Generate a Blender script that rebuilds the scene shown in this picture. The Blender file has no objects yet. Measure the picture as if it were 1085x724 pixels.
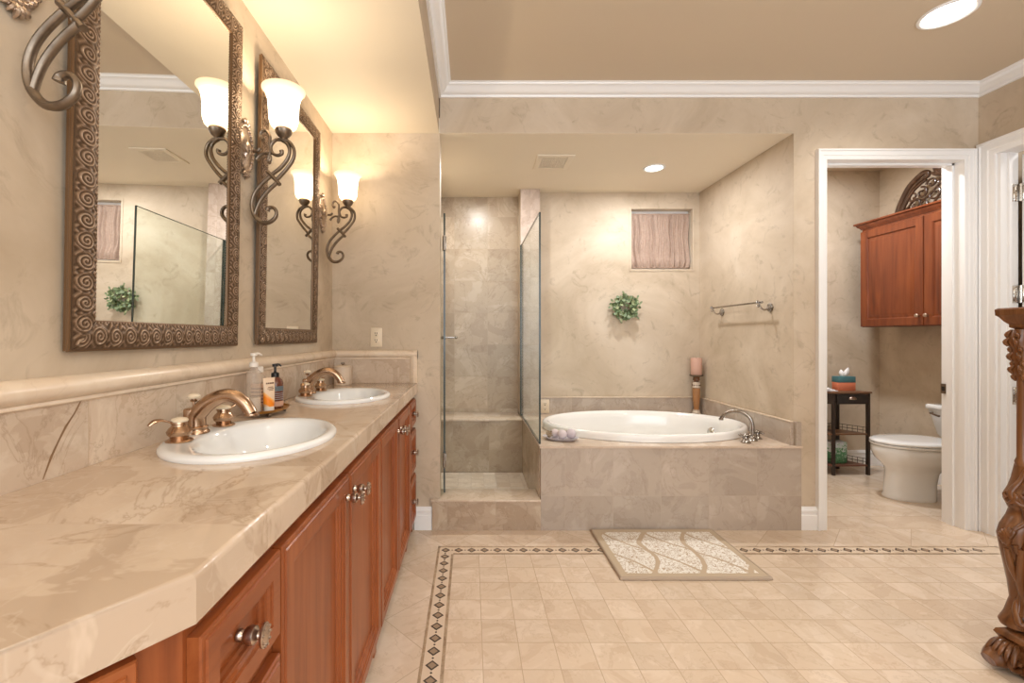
import bpy, bmesh, math, random
from mathutils import Vector, Matrix
random.seed(7)
PI = math.pi
scene = bpy.context.scene
COL = scene.collection

# ------------------------------------------------------------------ camera, world, exposure
cam_d = bpy.data.cameras.new('camera'); cam = bpy.data.objects.new('camera', cam_d); COL.objects.link(cam)
cam_d.sensor_width = 36.0; cam_d.lens = 36.0*470/1085
cam_d.shift_x = (542.5-499)/1085; cam_d.shift_y = -5/1085
cam_d.clip_start = 0.02
cam.location = (0, 0, 1.145); cam.rotation_euler = (PI/2, 0, 0)
scene.camera = cam
scene.view_settings.view_transform = 'Standard'; scene.view_settings.look = 'None'
scene.view_settings.exposure = 0.29; scene.view_settings.gamma = 1.0; scene.view_settings.use_curve_mapping = False
world = bpy.data.worlds.new('world'); scene.world = world; world.use_nodes = True
wb = world.node_tree.nodes['Background']; wb.inputs[0].default_value = (0.90, 0.95, 1.0, 1); wb.inputs[1].default_value = 1.15
scene.cycles.max_bounces = 10; scene.cycles.diffuse_bounces = 5; scene.cycles.glossy_bounces = 5
scene.cycles.transmission_bounces = 8; scene.cycles.transparent_max_bounces = 12
scene.cycles.caustics_reflective = False; scene.cycles.caustics_refractive = False
scene.cycles.sample_clamp_indirect = 4.0

def lamp(name, kind, loc, energy, color=(1, .9, .78), size=.1, rot=(0, 0, 0), spot=None, blend=.6):
    d = bpy.data.lights.new(name, kind); d.energy = energy; d.color = color
    if kind == 'AREA':
        d.shape = 'DISK'; d.size = size if not isinstance(size, tuple) else 1
        if isinstance(size, tuple): d.shape = 'RECTANGLE'; d.size, d.size_y = size
    else: d.shadow_soft_size = size
    if kind == 'SPOT': d.spot_size = spot; d.spot_blend = blend
    o = bpy.data.objects.new(name, d); COL.objects.link(o); o.location = loc; o.rotation_euler = rot
    return o

# unseen fill lamps added behind the camera, then the ceiling and room lamps
sofar = lamp('rear_fill_lamp', 'AREA', (1.2, -2.3, 1.7), 47, (.86, .93, 1), (3.2, 1.9), (math.radians(84), 0, 0))  # unseen area lamp added behind the camera as cool daylight fill
lamp('ceiling_fill_lamp', 'AREA', (1.1, -1.2, 1.3), 62, (.86, .93, 1), 1.4, (PI, 0, 0))  # unseen upward area light added to brighten the ceiling
CANS_AND_FILL = [(2.187, 2.035), (0.75, 0.35), (2.3, 0.35), (0.75, -1.2), (2.3, -1.2)]  # first has a visible fixture; the rest are unseen lamps added for light
for i, (x, y) in enumerate(CANS_AND_FILL):
    lamp('can_and_fill_lamp', 'SPOT', (x, y, 2.60), 24, (1, .94, .85), .05, (0, 0, 0), math.radians(150), .9)
lamp('alcove_can_lamp', 'AREA', (1.313, 3.18, 2.345), 11, (.98, .99, 1), .09)
lamp('toilet_room_lamp', 'AREA', (2.65, 3.3, 2.60), 24, (.96, .98, 1), .16)
lamp('next_room_fill', 'AREA', (3.65, 1.9, 2.6), 7, (1, .97, .94), .3)  # unseen lamp added to brighten the open door's hinge edge
lamp('shower_area_lamp', 'AREA', (0.07, 3.2, 2.345), 9, (1, .97, .93), .10)  # area lamp under the shower ceiling, with no fixture modelled

# ------------------------------------------------------------------ material helpers
class N:
    def __init__(s, name):
        s.m = bpy.data.materials.new(name); s.m.use_nodes = True
        s.t = s.m.node_tree; s.t.nodes.clear()
        s.out = s.t.nodes.new('ShaderNodeOutputMaterial')
    def n(s, typ, **kw):
        nd = s.t.nodes.new('ShaderNode'+typ)
        for k, v in kw.items(): setattr(nd, k, v)
        return nd
    def l(s, a, b): s.t.links.new(a, b)
    def coord(s): return s.n('TexCoord').outputs['Object']
    def place(s): return s.n('NewGeometry').outputs['Position']
    def noise(s, vec, scale, detail=4, rough=.55, dist=0.0):
        nd = s.n('TexNoise'); nd.inputs['Scale'].default_value = scale; nd.inputs['Detail'].default_value = detail
        nd.inputs['Roughness'].default_value = rough; nd.inputs['Distortion'].default_value = dist
        s.l(vec, nd.inputs['Vector']); return nd.outputs['Fac']
    def ramp(s, fac, stops, interp='LINEAR'):
        r = s.n('ValToRGB'); cr = r.color_ramp; cr.interpolation = interp
        while len(cr.elements) < len(stops): cr.elements.new(.5)
        for e, (p, c) in zip(cr.elements, stops):
            e.position = p; e.color = (c, c, c, 1) if isinstance(c, (int, float)) else (*c, 1)
        s.l(fac, r.inputs['Fac']); return r.outputs['Color']
    def mix(s, fac, a, b, mode='MIX'):
        m = s.n('Mix', data_type='RGBA', blend_type=mode)
        for sock, v in ((0, fac), (6, a), (7, b)):
            if hasattr(v, 'default_value') or hasattr(v, 'is_linked'): s.l(v, m.inputs[sock])
            elif isinstance(v, (int, float)): m.inputs[sock].default_value = v if sock == 0 else (v, v, v, 1)
            else: m.inputs[sock].default_value = (*v, 1)
        return m.outputs[2]
    def math(s, op, a, b=0.0, clamp=False):
        m = s.n('Math', operation=op, use_clamp=clamp)
        for i, v in enumerate((a, b)):
            if isinstance(v, (int, float)): m.inputs[i].default_value = v
            else: s.l(v, m.inputs[i])
        return m.outputs[0]
    def bsdf(s, color=None, rough=.5, metal=0.0, bump=None, bstr=.3, bdist=.002, spec=.5, coat=0.0, sss=0, alpha=None):
        b = s.n('BsdfPrincipled')
        if color is not None:
            if isinstance(color, tuple): b.inputs['Base Color'].default_value = (*color, 1)
            else: s.l(color, b.inputs['Base Color'])
        if isinstance(rough, (int, float)): b.inputs['Roughness'].default_value = rough
        else: s.l(rough, b.inputs['Roughness'])
        b.inputs['Metallic'].default_value = metal; b.inputs['Specular IOR Level'].default_value = spec
        b.inputs['Coat Weight'].default_value = coat; b.inputs['Coat Roughness'].default_value = .08
        if bump is not None:
            bp = s.n('Bump'); bp.inputs['Strength'].default_value = bstr; bp.inputs['Distance'].default_value = bdist
            s.l(bump, bp.inputs['Height']); s.l(bp.outputs[0], b.inputs['Normal'])
        s.l(b.outputs[0], s.out.inputs[0]); s.b = b
        return s.m

def simple(name, col, rough=.5, metal=0.0, spec=.5, coat=0.0):
    return N(name).bsdf(col, rough, metal, spec=spec, coat=coat)

def plaster(name, a, b, c, scale=1.6, veins=.35):
    s = N(name); v = s.place()
    f = s.noise(v, scale, 6, .62, .9)
    col = s.ramp(f, [(.30, a), (.52, b), (.72, c)])
    g = s.noise(v, scale*5, 5, .65, 1.6)
    col = s.mix(s.ramp(g, [(.30, .55 if veins else 0), (.44, 0)]), col, tuple(x*.80 for x in a))
    vein = s.math('ABSOLUTE', s.math('SUBTRACT', s.noise(v, scale*1.7, 5, .6, 1.5), .5))
    pat = s.ramp(s.noise(v, scale*.9, 2), [(.52, 0), (.62, 1)])
    k = s.math('MULTIPLY', s.ramp(vein, [(.0, veins), (.012, 0)]), pat)
    col = s.mix(k, col, tuple(x*.72 for x in a))
    return s.bsdf(col, .62, bump=g, bstr=.12, bdist=.003, spec=.3)

def swizzle(s, axes, origin):
    sep = s.n('SeparateXYZ'); s.l(s.place(), sep.inputs[0])
    cmb = s.n('CombineXYZ')
    for i, (ax, o) in enumerate(zip(axes, origin)):
        s.l(s.math('SUBTRACT', sep.outputs['XYZ'.index(ax)], o), cmb.inputs[i])
    return cmb.outputs[0]

def marble(name, pal, axes=None, origin=(0, 0), size=(.287, .287), mortar=.0022, grout=(.45, .36, .27), rough=.2,
           scale=4.0, rot=0.0, contrast=1.0, spec=.5, tilevar=.10):
    """polished brecciated cream marble, cut in tiles when axes are given"""
    s = N(name); v = s.place(); mask = None
    if axes:
        uv = swizzle(s, axes, origin)
        if rot:
            mp = s.n('Mapping'); mp.inputs['Rotation'].default_value = (0, 0, rot); s.l(uv, mp.inputs['Vector']); uv = mp.outputs[0]
        br = s.n('TexBrick', offset=0.0, squash=1.0)
        s.l(uv, br.inputs['Vector'])
        br.inputs['Color1'].default_value = (0, 0, 0, 1); br.inputs['Color2'].default_value = (1, 1, 1, 1); br.inputs['Mortar'].default_value = (.5, .5, .5, 1)
        br.inputs['Scale'].default_value = 1; br.inputs['Mortar Size'].default_value = mortar; br.inputs['Mortar Smooth'].default_value = .1
        br.inputs['Brick Width'].default_value = size[0]; br.inputs['Row Height'].default_value = size[1]
        rnd = br.outputs['Color']; mask = br.outputs['Fac']
        sc = s.n('VectorMath', operation='SCALE'); s.l(rnd, sc.inputs[0]); sc.inputs['Scale'].default_value = 9.0
        ad = s.n('VectorMath', operation='ADD'); s.l(v, ad.inputs[0]); s.l(sc.outputs[0], ad.inputs[1]); v = ad.outputs[0]
    A, B, C, D = pal
    f = s.noise(v, scale, 5, .58, 1.1)
    col = s.ramp(f, [(.30, A), (.43, A), (.455, B), (.54, B), (.60, C)])
    f2 = s.noise(v, scale*2.3, 6, .6, 1.8)
    col = s.mix(s.ramp(f2, [(.34, .55*contrast), (.47, 0)]), col, A)
    vein = s.math('ABSOLUTE', s.math('SUBTRACT', s.noise(v, scale*.8, 6, .62, 1.4), .52))
    col = s.mix(s.ramp(vein, [(.0, .55*contrast), (.010, .12*contrast), (.02, 0)]), col, D)
    vein2 = s.math('ABSOLUTE', s.math('SUBTRACT', s.noise(v, scale*1.5, 4, .6, 2.0), .5))
    col = s.mix(s.ramp(vein2, [(.0, .35*contrast), (.014, 0)]), col, C)
    h = None
    if mask:
        tint = s.ramp(rnd, [(0, 1-tilevar), (1, 1.0)])
        col = s.mix(1.0, col, tint, 'MULTIPLY')
        col = s.mix(mask, col, grout)
        h = s.math('SUBTRACT', 1.0, mask)
    return s.bsdf(col, rough, bump=h, bstr=.35, bdist=.0015, spec=spec)

def wood(name, dark, mid, light, rough=.28, axis=2, coat=.35, scale=1.0):
    s = N(name); mp = s.n('Mapping'); s.l(s.coord(), mp.inputs['Vector'])
    sc = [26*scale, 26*scale, 26*scale]; sc[axis] = 1.6*scale; mp.inputs['Scale'].default_value = sc
    f = s.noise(mp.outputs[0], 1.0, 6, .6, .6)
    f2 = s.noise(s.coord(), 2.5, 3, .5, .4)
    col = s.ramp(f, [(.30, dark), (.50, mid), (.70, light)])
    col = s.mix(s.ramp(f2, [(.35, .35), (.65, 0)]), col, dark)
    return s.bsdf(col, rough, spec=.3, coat=coat, bump=f, bstr=.05, bdist=.001)

def metal(name, a, b, rough=.3, scale=30, met=1.0):
    s = N(name); f = s.noise(s.coord(), scale, 4)
    return s.bsdf(s.ramp(f, [(.3, a), (.7, b)]), rough, met)

def glass_mat(name, tint, ior=1.45):
    s = N(name)
    tr = s.n('BsdfTransparent'); tr.inputs[0].default_value = (*tint, 1)
    gl = s.n('BsdfGlossy'); gl.inputs['Roughness'].default_value = .0; gl.inputs[0].default_value = (1, 1, 1, 1)
    fr = s.n('Fresnel'); fr.inputs[0].default_value = ior
    bk = s.n('NewGeometry').outputs['Backfacing']; fac = s.math('MULTIPLY', fr.outputs[0], s.math('SUBTRACT', 1.0, bk))
    mx = s.n('MixShader'); s.l(fac, mx.inputs[0]); s.l(tr.outputs[0], mx.inputs[1]); s.l(gl.outputs[0], mx.inputs[2])
    s.l(mx.outputs[0], s.out.inputs[0]); return s.m

def emis(name, col, strength):
    s = N(name); e = s.n('Emission'); e.inputs[0].default_value = (*col, 1); e.inputs[1].default_value = strength
    s.l(e.outputs[0], s.out.inputs[0]); return s.m

# ------------------------------------------------------------------ materials
M = {}
M['plaster'] = plaster('beige_plaster', (.46, .365, .262), (.575, .475, .362), (.66, .565, .455))
M['ceiling'] = plaster('tan_ceiling_paint', (.63, .53, .405), (.635, .535, .41), (.64, .54, .415), .6, 0)
M['soffit'] = plaster('cream_soffit_paint', (.80, .725, .60), (.805, .73, .605), (.81, .735, .61), .6, 0)
M['white'] = simple('white_gloss_trim_paint', (.86, .86, .86), .32)
PAL_FLOOR = ((.63, .49, .365), (.68, .545, .415), (.73, .60, .475), (.50, .37, .26))
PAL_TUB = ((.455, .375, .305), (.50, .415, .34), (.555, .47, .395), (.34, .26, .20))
PAL_SHOWER = ((.46, .355, .25), (.52, .415, .30), (.60, .50, .38), (.30, .21, .14))
PAL_COUNTER = ((.53, .405, .30), (.62, .49, .375), (.67, .55, .44), (.36, .25, .16))
PAL_SPLASH = ((.56, .43, .32), (.64, .51, .395), (.70, .58, .46), (.38, .27, .18))
M['floor_field'] = marble('small_square_floor_tile', PAL_FLOOR, ('X', 'Y'), (-.093, 2.335-.1350*40), (.1345, .1350), .0016, (.50, .38, .27), .16, 5.0, 0, .7, tilevar=.08)
M['floor_outer'] = marble('diagonal_floor_tile', PAL_FLOOR, ('X', 'Y'), (-.135, 2.43), (.30, .30), .0016, (.52, .40, .29), .16, 3.4, PI/4, .8, tilevar=.07)
M['floor_wc'] = marble('toilet_room_floor_tile', PAL_FLOOR, ('X', 'Y'), (2.915, 2.43), (.40, .40), .0016, (.45, .34, .24), .12, 3.0, 0, .8, tilevar=.06)
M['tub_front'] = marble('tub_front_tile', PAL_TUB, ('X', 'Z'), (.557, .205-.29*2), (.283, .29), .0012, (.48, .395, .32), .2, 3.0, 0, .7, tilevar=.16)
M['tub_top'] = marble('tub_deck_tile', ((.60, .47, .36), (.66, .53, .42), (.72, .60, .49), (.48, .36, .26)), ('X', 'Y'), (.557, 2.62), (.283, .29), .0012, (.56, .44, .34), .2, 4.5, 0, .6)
M['tub_side'] = marble('knee_wall_tile', PAL_SHOWER, ('Y', 'Z'), (2.62, .205-.29*2), (.29, .29), .0012, (.42, .33, .24), .2, 4.5, tilevar=.12)
M['splash_x'] = marble('tub_splash_tile_rear', PAL_TUB, ('X', 'Z'), (.557, .35), (.283, .287), .0012, (.5, .41, .33), .2, 4.5)
M['splash_y'] = marble('tub_splash_tile_side', PAL_TUB, ('Y', 'Z'), (2.62, .35), (.283, .287), .0012, (.5, .41, .33), .2, 4.5)
M['shower_x'] = marble('shower_wall_tile_rear', PAL_SHOWER, ('X', 'Z'), (.144-.287*3, .80-.277*3), (.287, .277), .0013, (.45, .36, .26), .3, 3.2, 0, .8, tilevar=.2)
M['shower_y'] = marble('shower_wall_tile_side', PAL_SHOWER, ('Y', 'Z'), (2.62, .80-.277*3), (.287, .277), .0013, (.45, .36, .26), .3, 3.2, 0, .8, tilevar=.2)
M['shower_floor'] = marble('shower_floor_tile', ((.66, .55, .43), (.74, .64, .52), (.80, .71, .60), (.52, .42, .32)), ('X', 'Y'), (0, 2.8), (.095, .095), .002, (.60, .50, .40), .3, 5)
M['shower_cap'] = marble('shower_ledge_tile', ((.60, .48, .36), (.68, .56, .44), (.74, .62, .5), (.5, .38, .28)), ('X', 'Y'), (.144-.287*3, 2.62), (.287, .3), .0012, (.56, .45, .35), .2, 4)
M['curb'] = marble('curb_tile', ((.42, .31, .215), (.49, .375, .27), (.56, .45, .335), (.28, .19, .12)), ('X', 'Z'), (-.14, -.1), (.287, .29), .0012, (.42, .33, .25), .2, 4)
M['stub'] = marble('pink_column_tile', ((.55, .44, .37), (.62, .51, .44), (.68, .57, .5), (.45, .34, .28)), ('X', 'Z'), (.2, .80-.277*3), (.287, .277), .0012, (.5, .4, .33), .15, 4)
M['counter'] = marble('countertop_marble', PAL_COUNTER, ('Y', 'X'), (.646-.29*4, -.85), (.29, .60), .0010, (.58, .45, .34), .13, 2.6, 0, .9, tilevar=.06)
M['backsplash'] = marble('backsplash_marble', PAL_SPLASH, ('Y', 'Z'), (.935-.278*6, .60), (.278, .55), .0010, (.52, .40, .29), .2, 5.0, 0, .8, tilevar=.12)
M['backsplash_end'] = marble('end_backsplash_marble', PAL_SPLASH, ('X', 'Z'), (-.70, .60), (.278, .55), .0010, (.52, .40, .29), .2, 5.0, 0, .8, tilevar=.12)
M['cap'] = marble('backsplash_cap_marble', ((.66, .53, .40), (.71, .58, .45), (.74, .62, .49), (.55, .42, .31)), None, scale=5, rough=.25, contrast=.5)
M['crack'] = simple('brown_marble_vein', (.24, .14, .07), .3)
M['mosaic_brown'] = marble('brown_mosaic_strip', ((.30, .20, .12), (.38, .27, .17), (.44, .33, .22), (.2, .12, .07)), None, scale=14, rough=.3)
M['mosaic_dark'] = simple('dark_mosaic_outline', (.055, .035, .025), .3)
M['mosaic_tan'] = simple('tan_mosaic_diamond', (.30, .21, .135), .3)
M['mosaic_cream'] = simple('cream_mosaic_ground', (.66, .53, .40), .25)
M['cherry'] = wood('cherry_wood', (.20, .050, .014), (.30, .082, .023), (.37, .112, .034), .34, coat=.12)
M['cherry_dark'] = wood('darker_cherry_copy', (.10, .022, .007), (.17, .040, .012), (.23, .062, .018), .3, coat=.2)  # cherry tones taken darker, used only on the wall cabinet
M['cherry_h'] = wood('cherry_wood_across', (.20, .050, .014), (.30, .082, .023), (.37, .112, .034), .34, axis=1, coat=.12)
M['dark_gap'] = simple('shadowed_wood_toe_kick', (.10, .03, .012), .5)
M['mahogany'] = wood('carved_mahogany', (.070, .024, .008), (.17, .066, .022), (.28, .122, .048), .28, coat=.3)
M['porcelain'] = simple('white_porcelain', (.82, .83, .835), .07, coat=.5)
M['tubwhite'] = simple('warm_white_acrylic', (.86, .845, .82), .10, coat=.5)
M['bronze'] = metal('antique_bronze', (.16, .122, .09), (.25, .195, .145), .36, 40, .85)
M['copper'] = metal('polished_copper_bronze', (.43, .285, .185), (.52, .35, .235), .24, 25)
M['nickel'] = metal('brushed_nickel', (.30, .27, .24), (.42, .385, .35), .26, 40)
M['pewter'] = metal('antique_pewter', (.42, .33, .27), (.60, .50, .42), .28, 150)
M['chrome'] = metal('satin_chrome', (.62, .60, .57), (.72, .70, .67), .18, 30)
M['mirror'] = simple('silvered_glass', (.90, .90, .87), .0, 1.0)
M['glass'] = glass_mat('shower_glass', (.93, .965, .945))
M['glass_edge'] = simple('dark_glass_edge', (.035, .05, .045), .15)
M['paneglass'] = glass_mat('window_glass', (.95, .97, .96))
M['shade'] = None
M['cream_plastic'] = simple('cream_plastic', (.74, .62, .46), .35)
M['black'] = simple('black_plastic', (.012, .011, .010), .3)
M['darkslot'] = simple('dark_slot', (.02, .015, .01), .6)
M['candlewax'] = simple('pink_candle_wax', (.60, .36, .28), .5)
M['leafA'] = simple('green_leaf', (.13, .19, .085), .5)
M['leafB'] = simple('pale_green_leaf', (.31, .36, .19), .5)
M['leafC'] = simple('grey_green_leaf', (.20, .26, .145), .5)
M['twig'] = simple('brown_twig', (.12, .07, .04), .7)
M['bulb'] = emis('lit_lamp_lens', (1, .95, .86), 9.0)
def shade_mat():
    s = N('lit_alabaster_glass')
    sep = s.n('SeparateXYZ'); s.l(s.coord(), sep.inputs[0])
    f = s.math('DIVIDE', s.math('SUBTRACT', sep.outputs[2], .06), .15)
    e = s.n('Emission'); s.l(s.ramp(f, [(0, (1, .60, .30)), (.25, (1, .80, .54)), (.55, (1, .85, .62)), (.86, (1, .76, .48)), (1, (.98, .66, .38))]), e.inputs[0])
    s.l(s.ramp(f, [(0, .16), (.22, .40), (.5, .48), (.82, .30), (.9, .15), (1, .12)]), s.math('MULTIPLY', 1, 1).node.inputs[0])
    st = s.math('MULTIPLY', s.ramp(f, [(0, .2), (.22, .8), (.5, 1.0), (.82, .5), (.9, .22), (1, .17)]), 8.5)
    s.l(st, e.inputs[1]); s.l(e.outputs[0], s.out.inputs[0]); return s.m
M['shade'] = shade_mat()
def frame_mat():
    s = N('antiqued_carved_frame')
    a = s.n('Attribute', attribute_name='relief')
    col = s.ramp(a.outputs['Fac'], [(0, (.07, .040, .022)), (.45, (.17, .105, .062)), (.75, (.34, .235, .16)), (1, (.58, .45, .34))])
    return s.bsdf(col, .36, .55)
M['frame'] = frame_mat()
M['frame_side'] = simple('gilded_frame_side', (.15, .08, .035), .4, .4)
def curtain_mat():
    s = N('taupe_curtain_cloth'); f = s.noise(s.coord(), 60, 3)
    return s.bsdf(s.ramp(f, [(.3, (.38, .275, .22)), (.7, (.45, .335, .27))]), .8, spec=.1)
M['curtain'] = curtain_mat()
def rug_mat():
    s = N('woven_damask_rug'); v = s.coord()
    f = s.noise(v, 30, 1.5, .5, 2.2)
    w = s.math('ABSOLUTE', s.math('SUBTRACT', f, .5))
    pat = s.ramp(w, [(.030, 0), (.045, 1)])
    sep = s.n('SeparateXYZ'); s.l(v, sep.inputs[0])
    def vine_band(k, sgn, period, width):
        ph = s.math('SINE', s.math('MULTIPLY', sep.outputs[1], k))
        x = s.math('ADD', s.math('ADD', sep.outputs[0], s.math('MULTIPLY', ph, .030)), s.math('MULTIPLY', sep.outputs[1], sgn))
        x = s.math('ADD', x, s.math('MULTIPLY', s.noise(v, 5, 2), .06))
        fr = s.math('ABSOLUTE', s.math('SUBTRACT', s.math('FRACT', s.math('MULTIPLY', s.math('ADD', x, 3.03), 1/period)), .5))
        return s.ramp(fr, [(width, 0), (width+.02, 1)])
    vine = s.math('MULTIPLY', vine_band(15, -.25, .235, .045), vine_band(11, .75, .235, .030))
    p = s.math('MULTIPLY', pat, vine)
    col = s.mix(p, (.50, .39, .28), (.80, .76, .70))
    return s.bsdf(col, .9, bump=p, bstr=.5, bdist=.003, spec=.1)
M['rug'] = rug_mat()
M['rug_edge'] = simple('beige_rug_border', (.50, .40, .29), .9, spec=.1)

# ------------------------------------------------------------------ mesh helpers
def finish(name, bm, mats, smooth=35, recalc=True):
    if recalc: bmesh.ops.recalc_face_normals(bm, faces=bm.faces[:])
    me = bpy.data.meshes.new(name); bm.to_mesh(me); bm.free()
    for m in (mats if isinstance(mats, (list, tuple)) else [mats]): me.materials.append(m)
    if smooth:
        me.polygons.foreach_set('use_smooth', [True]*len(me.polygons)); me.set_sharp_from_angle(angle=math.radians(smooth))
    return me
def obj(name, bm, mats, parent=None, smooth=35, label=None, recalc=True, world=False):
    """link the shape as ONE mesh object; world=True when it was built in room coordinates under an unrotated parent"""
    if world and parent is not None: bmesh.ops.translate(bm, verts=bm.verts[:], vec=-Vector(parent.location))
    o = bpy.data.objects.new(name, finish(name, bm, mats, smooth, recalc)); COL.objects.link(o)
    if parent is not None: o.parent = parent
    if label: o['label'] = label
    return o
def struct(name, bm, mats, parent=None, smooth=35, world=False):
    o = obj(name, bm, mats, parent, smooth, world=world)
    if parent is None: o['kind'] = 'structure'
    return o
def sempty(name, loc):
    o = bpy.data.objects.new(name, None); COL.objects.link(o); o.location = loc; o['kind'] = 'structure'; o.empty_display_size = .05; return o
def thing(name, label, cat, loc=(0, 0, 0), rot=(0, 0, 0), group=None):
    o = bpy.data.objects.new(name, None); COL.objects.link(o); o.location = loc; o.rotation_euler = rot
    o['label'] = label; o['category'] = cat; o.empty_display_size = .05
    if group: o['group'] = group
    return o
def tag(o, label, cat, group=None):
    o['label'] = label; o['category'] = cat
    if group: o['group'] = group
    return o
def dup(root, loc, label, rot=None):
    r = root.copy(); COL.objects.link(r); r.location = loc; r['label'] = label
    if rot is not None: r.rotation_euler = rot
    for ch in list(root.children):
        c = ch.copy(); COL.objects.link(c); c.parent = r
        for g in list(ch.children):
            d = g.copy(); COL.objects.link(d); d.parent = c
    return r
BM = bmesh.new
def box(bm, x0, x1, y0, y1, z0, z1, bev=0.0, mi=0, seg=2):
    vs = [bm.verts.new((x, y, z)) for x in (x0, x1) for y in (y0, y1) for z in (z0, z1)]
    idx = [(0, 1, 3, 2), (4, 6, 7, 5), (0, 4, 5, 1), (2, 3, 7, 6), (0, 2, 6, 4), (1, 5, 7, 3)]
    fs = [bm.faces.new([vs[i] for i in f]) for f in idx]
    for f in fs: f.material_index = mi
    if bev:
        es = list({e for f in fs for e in f.edges})
        r = bmesh.ops.bevel(bm, geom=es, offset=bev, segments=seg, affect='EDGES', profile=.5)
        for f in r['faces']: f.material_index = mi
    return fs
def prism(bm, pts, z0, z1, mi=0, bev_top=0.0, axis='z'):
    def P(a, b, c): return (a, b, c) if axis == 'z' else ((a, c, b) if axis == 'y' else (c, a, b))
    lo = [bm.verts.new(P(x, y, z0)) for x, y in pts]; hi = [bm.verts.new(P(x, y, z1)) for x, y in pts]
    n = len(pts); fs = [bm.faces.new(lo[::-1]), bm.faces.new(hi)]
    for i in range(n): fs.append(bm.faces.new((lo[i], lo[(i+1) % n], hi[(i+1) % n], hi[i])))
    for f in fs: f.material_index = mi
    if bev_top:
        bmesh.ops.bevel(bm, geom=list(fs[1].edges), offset=bev_top, segments=4, affect='EDGES', profile=.5)
    return fs
def rings(bm, rs, mi=0, cap0=True, cap1=True, closed=False):
    """skin a list of equally long vertex rings"""
    vr = [[bm.verts.new(p) for p in r] for r in rs]; n = len(vr[0]); fs = []
    for a, b in list(zip(vr, vr[1:])) + ([(vr[-1], vr[0])] if closed else []):
        for i in range(n): fs.append(bm.faces.new((a[i], a[(i+1) % n], b[(i+1) % n], b[i])))
    if cap0 and not closed: fs.append(bm.faces.new(vr[0][::-1]))
    if cap1 and not closed: fs.append(bm.faces.new(vr[-1]))
    for f in fs: f.material_index = mi
    return fs
def lathe(bm, prof, c=(0, 0, 0), n=28, axis='z', mi=0, cap0=True, cap1=True, sx=1.0, sy=1.0, flute=None):
    out = []
    for r, h in prof:
        ring = []
        for i in range(n):
            a = 2*PI*i/n; rr = max(r, 1e-4)*(1+(flute(a) if flute else 0)); u, v = rr*math.cos(a)*sx, rr*math.sin(a)*sy
            p = (u, v, h) if axis == 'z' else ((h, u, v) if axis == 'x' else (u, h, v))
            ring.append((c[0]+p[0], c[1]+p[1], c[2]+p[2]))
        out.append(ring)
    return rings(bm, out, mi, cap0, cap1)
def smooth_path(pts, k=5, closed=False):
    P = [Vector(p) for p in pts]; n = len(P); out = []
    for i in range(n if closed else n-1):
        p0 = P[(i-1) % n] if closed or i > 0 else P[0]; p1 = P[i]; p2 = P[(i+1) % n]
        p3 = P[(i+2) % n] if closed or i+2 < n else P[-1]
        for j in range(k):
            t = j/k
            out.append(.5*((2*p1)+(-p0+p2)*t+(2*p0-5*p1+4*p2-p3)*t*t+(-p0+3*p1-3*p2+p3)*t**3))
    if not closed: out.append(P[-1])
    return out
def tube(bm, pts, r, n=8, k=4, mi=0, closed=False, ref=None, flat=1.0):
    """tube along a smooth path; r is a number or list (per control point); flat scales the second cross axis; ref fixes the first"""
    rl = [r]*len(pts) if isinstance(r, (int, float)) else list(r)
    P = smooth_path(pts, k, closed) if k > 1 else [Vector(p) for p in pts]
    if k > 1:
        R = [v.x for v in smooth_path([(q, 0, 0) for q in rl], k, closed)]
    else: R = rl
    m = len(P); out = []; prev = None
    for i in range(m):
        a = P[(i-1) % m] if closed or i > 0 else P[0]; b = P[(i+1) % m] if closed or i < m-1 else P[-1]
        t = (b-a); t = t.normalized() if t.length > 1e-9 else Vector((0, 0, 1))
        if ref is not None: u = Vector(ref) - t*Vector(ref).dot(t)
        elif prev is None:
            u = Vector((0, 0, 1)) if abs(t.z) < .9 else Vector((1, 0, 0)); u = u - t*u.dot(t)
        else: u = prev - t*prev.dot(t)
        u.normalize(); prev = u; w = t.cross(u)
        rr = max(abs(R[i]), 3e-4)
        out.append([P[i]+u*(rr*math.cos(2*PI*j/n))+w*(rr*flat*math.sin(2*PI*j/n)) for j in range(n)])
    return rings(bm, out, mi, True, True, closed)
def ball(bm, c, r, n=14, mi=0, s=(1, 1, 1)):
    m = max(6, n//2); out = []
    for i in range(1, m):
        th = PI*i/m
        out.append([(c[0]+r*s[0]*math.sin(th)*math.cos(2*PI*j/n), c[1]+r*s[1]*math.sin(th)*math.sin(2*PI*j/n), c[2]-r*s[2]*math.cos(th)) for j in range(n)])
    return rings(bm, out, mi)
def sweep(bm, path, prof, to3, closed=False, mi=0, cap=True):
    """mitred moulding: prof points (u, v); u goes to the left of the path, v along the third axis"""
    n = len(path); dirs = []
    for i in range(n if closed else n-1):
        a, b = Vector(path[i]), Vector(path[(i+1) % n]); dirs.append((b-a).normalized())
    rs = []
    for i in range(n):
        d1 = dirs[(i-1) % len(dirs)] if closed or i > 0 else dirs[0]; d2 = dirs[i % len(dirs)] if closed or i < n-1 else dirs[-1]
        n1, n2 = Vector((-d1.y, d1.x)), Vector((-d2.y, d2.x)); m = (n1+n2); m = m/ max(.15, m.dot(n1))
        rs.append([to3(path[i][0]+m.x*u, path[i][1]+m.y*u, v) for u, v in prof])
    vr = [[bm.verts.new(p) for p in r] for r in rs]; k = len(prof)
    for a, b in list(zip(vr, vr[1:])) + ([(vr[-1], vr[0])] if closed else []):
        for i in range(k):
            f = bm.faces.new((a[i], a[(i+1) % k], b[(i+1) % k], b[i])); f.material_index = mi
    if cap and not closed:
        for r in (vr[0][::-1], vr[-1]): bm.faces.new(r).material_index = mi
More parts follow.
